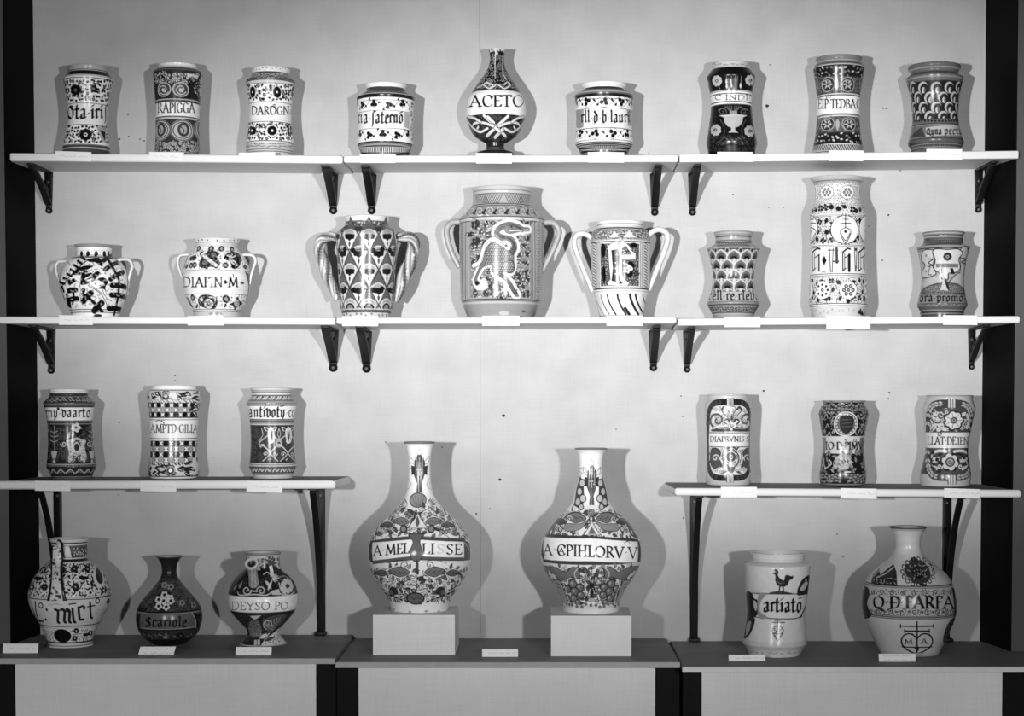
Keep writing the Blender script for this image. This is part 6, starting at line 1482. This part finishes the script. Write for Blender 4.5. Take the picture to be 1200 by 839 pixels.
    c.band(f0(708.5), f0(760), .66); c.scatter(f0(713), f0(718), 130, lambda x, y, g: c.dot(x, y, 14, .34, 10)); 
LBOT = (ZB1[0]+0.0006, ZB1[1]+0.060+0.030)
vessel('tall_bottle', 'tall white bottle lettered A MELLISSE, standing on the left block', 'bottle', (420, 505, 7.0),
       [((y-505)*7, (a-420)*7, (b-420)*7)+((1,) if s else ()) for y, a, b, s in [(518, 475, 512.8, 1), (520.5, 476.5, 511.5, 0), (525, 479.6, 509.5, 0), (540, 481, 506.8, 0), (560, 479.8, 506.4, 0), (575, 477.6, 508.2, 0), (584, 473.6, 511.8, 0), (594, 464.7, 517.5, 0), (609, 446.5, 532, 0), (624, 436, 546.5, 0), (638, 432, 551.5, 0), (650, 431, 552.4, 0), (667, 434, 549.5, 0), (681.5, 442.5, 543, 0), (695.8, 452, 533.5, 0), (704, 456.2, 528.8, 0), (711, 457.2, 526, 0), (718, 458, 525.5, 0)]],
       p_bottleA, .68, LBOT, [('rim', 110), ('neck', 560), ('body', 1420), ('foot', 0)], tone=1.1, group=None)

def p_bottleB(c):
    k = 7.0
    def q(x, y): return ((x-620)*k, (y-510)*k)
    def Z(*p): return [q(*t) for t in p]
    f0 = lambda y: (y-510)*k
    c.band(0, f0(527.5), .22); c.band(f0(527.5), f0(740), .66); c.hl(f0(530), 2, .35)
    def busy(x, y, g):
        a = g.random()*6.28; k2 = g.random()
        if k2 < .5: c.leaf(x, y, a, 52, 24, .16+.24*g.random(), .04, 4); c.st([(x, y), (x+40*math.cos(a), y+40*math.sin(a))], 3, .1, False)
        elif k2 < .8: c.spiral(x, y, 22, 1.3, a, 4, .10, 1 if g.random() < .5 else -1)
        else: c.dot(x, y, 17, .08); c.dot(x, y, 12, .34)
    c.scatter(f0(597), f0(629), 36, busy)
    X, Y = q(693.5, 520); lantern(c, X, f0(536), f0(592), 74)
    for s in (-1, 1):
        V = lambda d: 693+s*d
        c.poly(Z((V(9), 566), (V(13), 556), (V(17), 570), (V(21), 592), (V(14), 596), (V(8), 588)), .14); 
        for (d, y, r) in ((11, 566, 34), (14, 576, 34), (10, 584, 34), (16, 588, 34), (12, 594, 26)): c.dot(*q(V(d), y), r, .06); c.dot(*q(V(d), y), r-7, .42); 
        c.st(Z((V(9), 550), (V(13), 548), (V(14), 552), (V(9), 556)), 4, .1)
        acanthus(c, *q(V(20), 608), 100, s, .07, .25); acanthus(c, *q(V(38), 612), 66, s, .05, .15); c.st(Z((V(3), 604), (V(22), 600), (V(36), 612), (V(44), 624)), 6, .08); c.st(Z((V(14), 600), (V(30), 603), (V(44), 616)), 5, .12)
        c.st(Z((V(1), 605), (V(8), 615), (V(20), 621), (V(34), 619)), 8, .08); c.poly(Z((V(4), 610), (V(14), 614), (V(30), 614), (V(30), 622), (V(14), 621)), .30, True, .08, 4); c.dot(*q(V(36), 620), 28, .1); c.dot(*q(V(36), 620), 18, .45)
        c.poly(Z((V(40), 604), (V(50), 616), (V(56), 630), (V(46), 626)), .2, True, .05, 4); c.st(Z((V(47), 612), (V(55), 628)), 4, .6); c.spiral(*q(V(26), 608), 26, 1.2, 0, 5, .66, s); c.leaf(*q(V(46), 620), 1.2 if s > 0 else 1.9, 60, 14, .6, .05, 3)
    c.poly(Z((684, 627), (690, 618), (693.5, 610), (697, 618), (704, 627)), .62, False, .07, 4); c.poly(Z((689, 626), (693.5, 617), (699, 626)), .22)
    c.dot(*q(693, 600), 30, .3, 24); c.worms(f0(596), f0(606), 18, .1, q(684, 0)[0], q(704, 0)[0])
    c.poly(Z((634, 627), (650, 626), (694, 628), (740, 631), (748, 632), (748, 635), (694, 631), (636, 629)), .12)
    c.poly(Z((638, 629), (693, 631), (746, 635), (746, 659), (693, 658), (639, 655)), .78); c.poly(Z((637, 655), (693, 657.5), (746, 659), (748, 662), (693, 662), (637, 659)), .12)
    c.text('A.CPIHLORV.V', (637-620)*k, (747-620)*k, f0(650), 88, .04, y1=f0(654.5)); c.text('A', (655-620)*k, (663-620)*k, f0(649), 50, .05); c.st(Z((731, 636.5), (735, 634.5), (738, 637)), 5, .06)
    c.poly(Z((632, 628), (638, 628), (639, 658), (632, 650)), .06); c.poly(Z((747, 634), (754, 634), (752, 658), (746, 660)), .10)
    c.band(f0(662), f0(706), .62); c.scatter(f0(663), f0(708), 36, busy)
    for s in (-1, 1):
        V = lambda d: 693.5+s*d
        c.poly(Z((V(60), 664), (V(44), 664), (V(30), 670), (V(22), 664), (V(15), 668), (V(16), 678), (V(24), 676), (V(36), 680), (V(44), 672)), .24, True, .06, 4); c.st(Z((V(16), 666), (V(20), 672), (V(17), 680)), 5, .6)
        for r in (0, 1, 2): c.st(Z((V(2+r*2), 690-r*4), (V(4+r*2), 672), (V(10+r*2), 664+r), (V(14), 668+r*4)), 6, .10)
        for i in range(5): c.st(Z((V(7), 668+i*5), (V(13), 665+i*5), (V(14), 671+i*5)), 4, .12)
        for (d, y, r) in ((22, 684, 40), (14, 688, 36), (20, 693, 40), (28, 690, 36), (13, 697, 34), (21, 701, 36), (28, 700, 30), (16, 706, 28), (24, 707, 26)): c.dot(*q(V(d), y), r, .06); c.dot(*q(V(d), y), r-7, .24); c.dot(*q(V(d)-1, y-1), r*.3, .4)
        c.poly(Z((V(37), 680), (V(32), 692), (V(28), 706), (V(33), 706), (V(42), 692), (V(46), 682)), .36, True, .05, 5); c.st(Z((V(33), 682), (V(29), 694), (V(26), 708)), 6, .56)
        for i in range(5): c.st(Z((V(41), 683+i*4), (V(36), 685+i*4)), 4, .08, False)
        c.poly(Z((V(48), 676), (V(58), 664), (V(58), 680), (V(46), 694)), .10, True); c.st(Z((V(50), 672), (V(54), 680), (V(48), 690)), 5, .5)
        c.st(Z((V(6), 668), (V(2), 685), (V(8), 704)), 6, .08); c.leaf(*q(V(50), 668), 1.57+s*.5, 60, 16, .55)
    for y in (684, 691, 698): c.leaf(*q(693.5, y+6), -1.57, 60, 34, .07)
    c.st(Z((693.5, 664), (693.5, 706)), 5, .07); c.dot(*q(693.5, 703), 30, .4, 18)
    c.band(f0(709), f0(714), .5); c.scatter(f0(706), f0(714), 40, lambda x, y, g: c.dot(x, y, 14, .22)); c.band(f0(714), f0(760), .6)
RBOT = (ZB2[0]+0.0006, ZB2[1]+0.060+0.030)
vessel('tall_bottle', 'tall white bottle lettered A CPILLORV, standing on the right block', 'bottle', (620, 510, 7.0),
       [((y-510)*7, (a-620)*7, (b-620)*7)+((1,) if s else ()) for y, a, b, s in [(525.5, 671.8, 711, 1), (528, 674.5, 709.5, 0), (533, 678.3, 707.4, 0), (545, 679.5, 706.4, 0), (560, 678, 706.8, 0), (575, 674, 711, 0), (588, 671.5, 715, 0), (598, 662.5, 723, 0), (610, 649.5, 734.5, 0), (620, 642.4, 743, 0), (633, 635.4, 750.2, 0), (648, 633.4, 752.5, 0), (662, 635.6, 750, 0), (675, 642, 743.8, 0), (690, 651.8, 733.4, 0), (702, 657.5, 727.2, 0), (711, 658.8, 725.8, 0), (719, 659.5, 725.2, 0)]],
       p_bottleB, .66, RBOT, [('rim', 120), ('neck', 590), ('body', 1415), ('foot', 0)], tone=1.1)

def rooster(c, x, y, s, v):
    Z = lambda *p: [(x+a*s, y+b*s) for a, b in p]
    c.poly(Z((-30, -78), (-14, -92), (0, -84), (-4, -60), (10, -38), (38, -22), (44, -48), (60, -62), (90, -52), (104, -58), (100, -34), (78, -22), (66, 6), (44, 22), (14, 22), (-10, 8), (-22, -20), (-22, -50), (-28, -66), (-44, -70)), v, True)
    c.poly(Z((-30, -90), (-24, -108), (-16, -98), (-8, -108), (-4, -88)), v); c.st(Z((10, 15), (4, 60)), 9*s, v, False); c.st(Z((32, 15), (36, 60)), 9*s, v, False); c.st(Z((-10, -20), (10, 0), (36, -8)), 3, .3)
    c.dot(x-18*s, y-80*s, 2.5, .5)
def p_partiato(c):
    c.band(0, 800, .50); c.hl(76, 6, .14); c.band(120, 166, .44); c.hl(150, 4, .3)
    rooster(c, 330, 282, .95, .06); c.poly([(272, 348), (300, 336), (340, 332), (380, 338), (420, 350)], .10, True)
    c.hl(346, 0.1, .1)
    c.poly([(455, 350), (470, 290), (500, 245), (542, 232), (540, 330), (520, 420), (490, 500), (470, 520), (480, 420)], .05, True); c.poly([(475, 320), (510, 270), (530, 280), (500, 330)], .4, True); c.dot(515, 260, 10, .5)
    c.poly([(112, 345), (535, 352), (520, 405), (480, 500), (440, 522), (112, 505)], .52); c.st([(112, 345), (300, 352), (535, 352)], 6, .04); c.st([(112, 505), (300, 522), (430, 522), (490, 506)], 6, .04)
    c.poly([(112, 345), (150, 346), (165, 380), (195, 400), (205, 450), (190, 495), (160, 512), (112, 505)], .05, True); c.poly([(165, 395), (185, 420), (180, 470), (165, 440)], .42, True); c.poly([(195, 360), (250, 352), (215, 400), (205, 470), (260, 515), (195, 512)], .3, True)
    c.text('artiato', 228, 492, 476, 68, .03, True, tk=.28); c.st([(465, 385), (490, 376)], 6, .05, False); c.worms(482, 498, 12, .2, 440, 475)
    c.poly([(108, 515), (170, 518), (160, 580), (130, 640), (96, 660), (92, 600)], .05, True); c.poly([(115, 560), (145, 540), (135, 600), (110, 640)], .34, True)
    c.st([(325, 525), (325, 612)], 6, .04, False); c.st([(305, 533), (348, 533)], 6, .04, False); c.st([(286, 548), (370, 548)], 7, .04, False)
    c.st([(325, 678), (296, 630), (288, 600), (305, 578), (325, 575), (348, 580), (362, 604), (354, 632), (325, 678)], 6, .04); c.st([(292, 628), (358, 628)], 5, .04, False)
    c.st([(312, 590), (300, 592), (302, 604), (316, 606), (314, 620), (298, 620)], 5, .05, False); c.st([(335, 590), (335, 622)], 5, .05, False); c.st([(335, 592), (348, 596), (338, 606), (352, 622)], 5, .05, False); c.dot(308, 642, 5, .06); c.dot(342, 642, 5, .06)
    c.hl(692, 4, .4); c.band(694, 745, .44); c.worms(750, 775, 40, .36)
vessel(ALB, 'plain white jar with a black rooster above the word artiato, on the right ledge', 'jar', (855, 635, 5.78),
       [(72, 128, 523, 1), (88, 138, 515), (108, 144, 510), (128, 140, 514), (152, 108, 552, 1), (178, 105, 553), (300, 109, 542), (400, 112, 524), (460, 110, 510), (520, 105, 507), (600, 95, 516), (680, 87, 526), (694, 88, 526, 1), (716, 105, 512), (745, 122, 494), (770, 128, 482), (782, 130, 480)],
       p_partiato, .5, on_ledge('r', 771, 30), [('rim', 122), ('neck', 156), ('body', 692), ('foot', 0)], tone=1.12)

def p_farfa(c):
    c.band(0, 72, .16); c.band(72, 800, .46); c.hl(78, 4, .3)
    c.poly([(118, 385), (130, 320), (165, 285), (172, 320), (245, 262), (262, 300), (266, 388)], .06); c.st([(150, 335), (200, 315), (245, 280)], 7, .4); c.worms(330, 380, 20, .34, 130, 260); c.st([(130, 330), (165, 295)], 5, .4)
    c.dot(382, 305, 72, .10, 62); c.worms(255, 350, 14, .03, 325, 440); c.worms(262, 345, 22, .34, 330, 430); c.dot(382, 310, 34, .04, 30); c.worms(290, 330, 14, .4, 355, 410)
    for i in range(16):
        a = i*math.pi/8
        c.dot(382+84*math.cos(a), 305+72*math.sin(a), 12, .08); c.dot(382+84*math.cos(a), 305+72*math.sin(a), 7, .46)
    c.st([(400, 360), (402, 386)], 9, .05, False); c.st([(388, 374), (418, 374)], 7, .05, False); c.flower(358, 238, 16, 4, .06)
    c.hl(384, 6, .04); c.band(387, 548, .40); c.hl(393, 3, .1); c.worms(398, 435, 17, .10); c.around(420, 60, lambda x, i: c.spiral(x, 418, 16, 1.2, i, 4, .07)); c.around(522, 66, lambda x, i: (c.spiral(x, 522, 19, 1.3, i, 4, .07), c.leaf(x+25, 522, 0, 24, 9, .1))); c.worms(508, 540, 17, .10); c.hl(546, 3, .1); c.hl(554, 7, .16); c.hl(562, 3, .05)
    c.poly([(70, 392), (104, 392), (112, 430), (100, 480), (122, 545), (70, 545)], .06, True); c.poly([(560, 392), (600, 392), (600, 545), (570, 545)], .12)
    c.text('Q.D.FARFA', 132, 574, 502, 64, .02, tk=.24); c.st([(225, 472), (262, 472)], 6, .03, False)
    X = 368
    c.st([(X, 575), (X, 745)], 8, .03, False)
    for y, w in ((598, 88), (625, 66)): c.st([(X-w, y), (X+w, y)], 8, .03, False); c.st([(X-w, y-9), (X-w, y+9)], 6, .03, False); c.st([(X+w, y-9), (X+w, y+9)], 6, .03, False)
    for s in (-1, 1): c.st([(X, 668), (X+s*28, 642), (X+s*66, 646), (X+s*84, 680), (X+s*68, 715), (X+s*30, 740), (X, 750)], 8, .03)
    c.st([(X-80, 712), (X+80, 712)], 6, .03, False); c.text('M', 300, 346, 696, 26, .04, tk=.2); c.text('A', 388, 428, 694, 26, .04, tk=.2); c.st([(X-12, 722), (X, 714), (X+10, 726), (X-4, 734)], 6, .03)
    c.poly([(555, 560), (590, 560), (560, 680), (510, 690), (520, 620)], .12, True); c.worms(580, 670, 18, .03, 520, 560)
    c.band(745, 800, .42)
vessel('round_bottle', 'round white bottle with heart emblem, band lettered FARFA, right end of the ledge', 'bottle', (995, 605, 4.66),
       [(58, 214, 426, 1), (68, 224, 418), (84, 234, 406), (120, 245, 388), (180, 245, 391), (222, 222, 418), (260, 178, 468), (312, 116, 530), (370, 82, 568), (440, 70, 588), (510, 70, 590), (572, 82, 573), (650, 116, 538), (700, 142, 512), (742, 164, 494), (775, 168, 490)],
       p_farfa, .46, on_ledge('r', 770, 34), [('rim', 80), ('neck', 215), ('body', 738), ('foot', 0)], tone=1.1)
# ------------------------------------------------------------------ handwritten cards
def card(x0, y0, x1, y1, dy, label, shelf_key=None, led=None, lines=1, lean=0, seed=1, dim=.80):
    """photo px corners; dy: how much lower the right end sits"""
    if shelf_key: Y = FRONT-0.0015
    else: Y = ledge_Y(led, y1+ (dy if dy < 0 else dy*.5))-0.001
    P0, P1 = np.array(at(x0, y1, Y)), np.array(at(x1, y1+dy, Y)); T0 = np.array(at(x0+lean, y0, Y))
    if led:
        z = LED[led][0]+0.0008
        P0[2] = max(P0[2], z); P1[2] = max(P1[2], z)
    root_loc = (P0+P1)/2
    nu, nv = int((x1-x0)*2.2), int((y1-y0)*2.6)
    g = random.Random(seed)
    A = np.full((nv, nu), dim)
    yy, xx = np.mgrid[0:nv, 0:nu]
    for l in range(lines):
        base = nv*((l+.55)/lines if lines > 1 else .5)
        x = nu*g.uniform(.10, .2)
        while x < nu*.86:
            wl = g.uniform(.10, .26)*nu; k = max(int(wl/2.6), 2); px = x
            for i in range(k):
                qx = x+(i+1)*wl/k; qy = base+g.uniform(-1.6, 1.6)-(2.4 if g.random() < .18 else 0); py = base if i == 0 else qy0
                t = np.clip(((xx-px)*(qx-px)+(yy-py)*(qy-py))/max((qx-px)**2+(qy-py)**2, .1), 0, 1)
                d = np.hypot(xx-px-t*(qx-px), yy-py-t*(qy-py)); A -= (A-.36)*np.clip(1.0-d, 0, 1)*.75
                px, qy0 = qx, qy
            x += wl+nu*.06
    u = np.linspace(0, 1, nu); v = np.linspace(1, 0, nv)
    E = P1-P0; H = T0-P0
    if led: H = H*1.0+np.array([0, 0.004, 0])
    bow = 0.0010*np.sin(np.pi*u)
    V = []
    th = 0.0006
    front = P0+E*u[None, :, None]+H*v[:, None, None]; front[..., 1] -= bow[None, :]
    back = front+np.array([0, th, 0])
    ring = lambda G: G
    V = np.concatenate([front.reshape(-1, 3), back[::-1].reshape(-1, 3)])-root_loc
    C = np.concatenate([A.ravel(), np.full(nu*nv, dim)])
    me = grid_mesh('label_card', V, 2*nv, nu, False, C, (), smooth=False)
    o = link('label_card', me, M['card']); o.location = root_loc
    tag(o, label, 'card', 'handwritten label cards'); return o
CARDS = [
 (65, 177, 107, 188, 1.4, 'small handwritten card on the shelf edge below the jar with scattered dark leaves', '1l'),
 (174.7, 178, 215.5, 188.6, .6, 'small handwritten card on the shelf edge below the jar lettered RAPIGGA', '1l'),
 (280, 179, 322.4, 189.6, -.5, 'small handwritten card on the shelf edge below the jar lettered DAROGNA', '1l'),
 (421.6, 180.6, 463.6, 191, 0, 'small handwritten card on the shelf edge below the left squat jar with trefoil vines', '1c'),
 (557.8, 179.4, 600, 191.5, .2, 'small handwritten card on the shelf edge below the vase lettered ACETO', '1c'),
 (688.8, 178.4, 731.4, 190.4, .2, 'small handwritten card on the shelf edge below the jar with three-berry vines', '1c'),
 (840.5, 178, 882.4, 189.4, .3, 'small handwritten card on the shelf edge below the black-ground jar lettered INDI', '1r'),
 (971.5, 176.3, 1011.8, 188.6, .2, 'small handwritten card on the shelf edge below the jar lettered EIP TEDBAC', '1r'),
 (1085.7, 174.6, 1127.5, 187, .2, 'small handwritten card on the shelf edge below the grey scale-covered jar', '1r'),
 (68.8, 369.4, 109, 380.6, .2, 'small handwritten card on the shelf edge below the pot with dark branching leaves', '2l'),
 (220, 370.5, 261.8, 381.3, 0, 'small handwritten card on the shelf edge below the pot lettered DIAFIN M', '2l'),
 (401, 370.7, 443, 382, .2, 'blank-looking white card on the shelf edge below the rope-handled lozenge jar', '2c'),
 (565, 370.2, 608.6, 381.6, 0, 'blank-looking white card on the shelf edge below the dragon jar', '2c'),
 (710.7, 369.8, 753, 381.6, 0, 'blank-looking white card on the shelf edge below the jar with an ornamental letter', '2c'),
 (848.7, 371.2, 891, 383.3, 0, 'small handwritten card on the shelf edge below the peacock-feather jar', '2r'),
 (968.5, 370.4, 1020, 385.6, .4, 'largest card, with three written lines, below the tallest cylindrical jar', '2r'),
 (1105, 369.4, 1145.4, 380.6, .3, 'small two-line card on the shelf edge below the shield jar', '2r'),
 (40.8, 563.4, 82.4, 575, .6, 'small handwritten card on the shelf edge below the jar with a pale grotesque', '3l'),
 (164.4, 563.8, 206.5, 575.6, .8, 'small handwritten card on the shelf edge below the chequered jar', '3l'),
 (288.8, 563.6, 331, 576.2, 1.4, 'small handwritten card on the shelf edge below the jar reading antivoty', '3l'),
 (844.8, 570.4, 887, 582.8, .2, 'small handwritten card on the shelf edge below the jar lettered DIAPRVNIS', '3r'),
 (985, 572, 1027.4, 584, .7, 'small handwritten card on the shelf edge below the very dark medallion jar', '3r'),
 (1106.5, 572, 1148.6, 583, 1.3, 'small handwritten card on the shelf edge below the leaning flower jar', '3r'),
]
for i, (x0, y0, x1, y1, dy, lb, key) in enumerate(CARDS):
    blank = lb.startswith('blank'); n = 3 if 'largest' in lb else (2 if ('two-line' in lb or 'TEDBAC' in lb) else 1)
    card(x0, y0, x1, y1, dy, lb, shelf_key=key, lines=0 if blank else n, seed=i+3, dim=.76 if blank else .70)
card(3, 754.6, 44.5, 765.6, 0, 'small handwritten card standing on the ledge left of the speckled jug', led='l', seed=50)
card(162, 758, 203.5, 767.4, 0, 'small two-line card leaning on the ledge below the dark glossy bottle', led='l', lines=2, lean=2, seed=51)
card(276, 758.4, 318, 768, .3, 'small handwritten card standing on the ledge below the spouted pot', led='l', seed=52)
card(565, 761, 607, 769.8, .3, 'small handwritten card standing on the ledge between the two pale blocks', led='c', seed=53)
card(854, 767.6, 897, 775.4, -.8, 'small handwritten card standing on the ledge below the rooster jar', led='r', seed=54)
card(1030, 766.4, 1073, 776, -.4, 'small two-line card standing on the ledge below the round heart-emblem bottle', led='r', lines=2, seed=55)
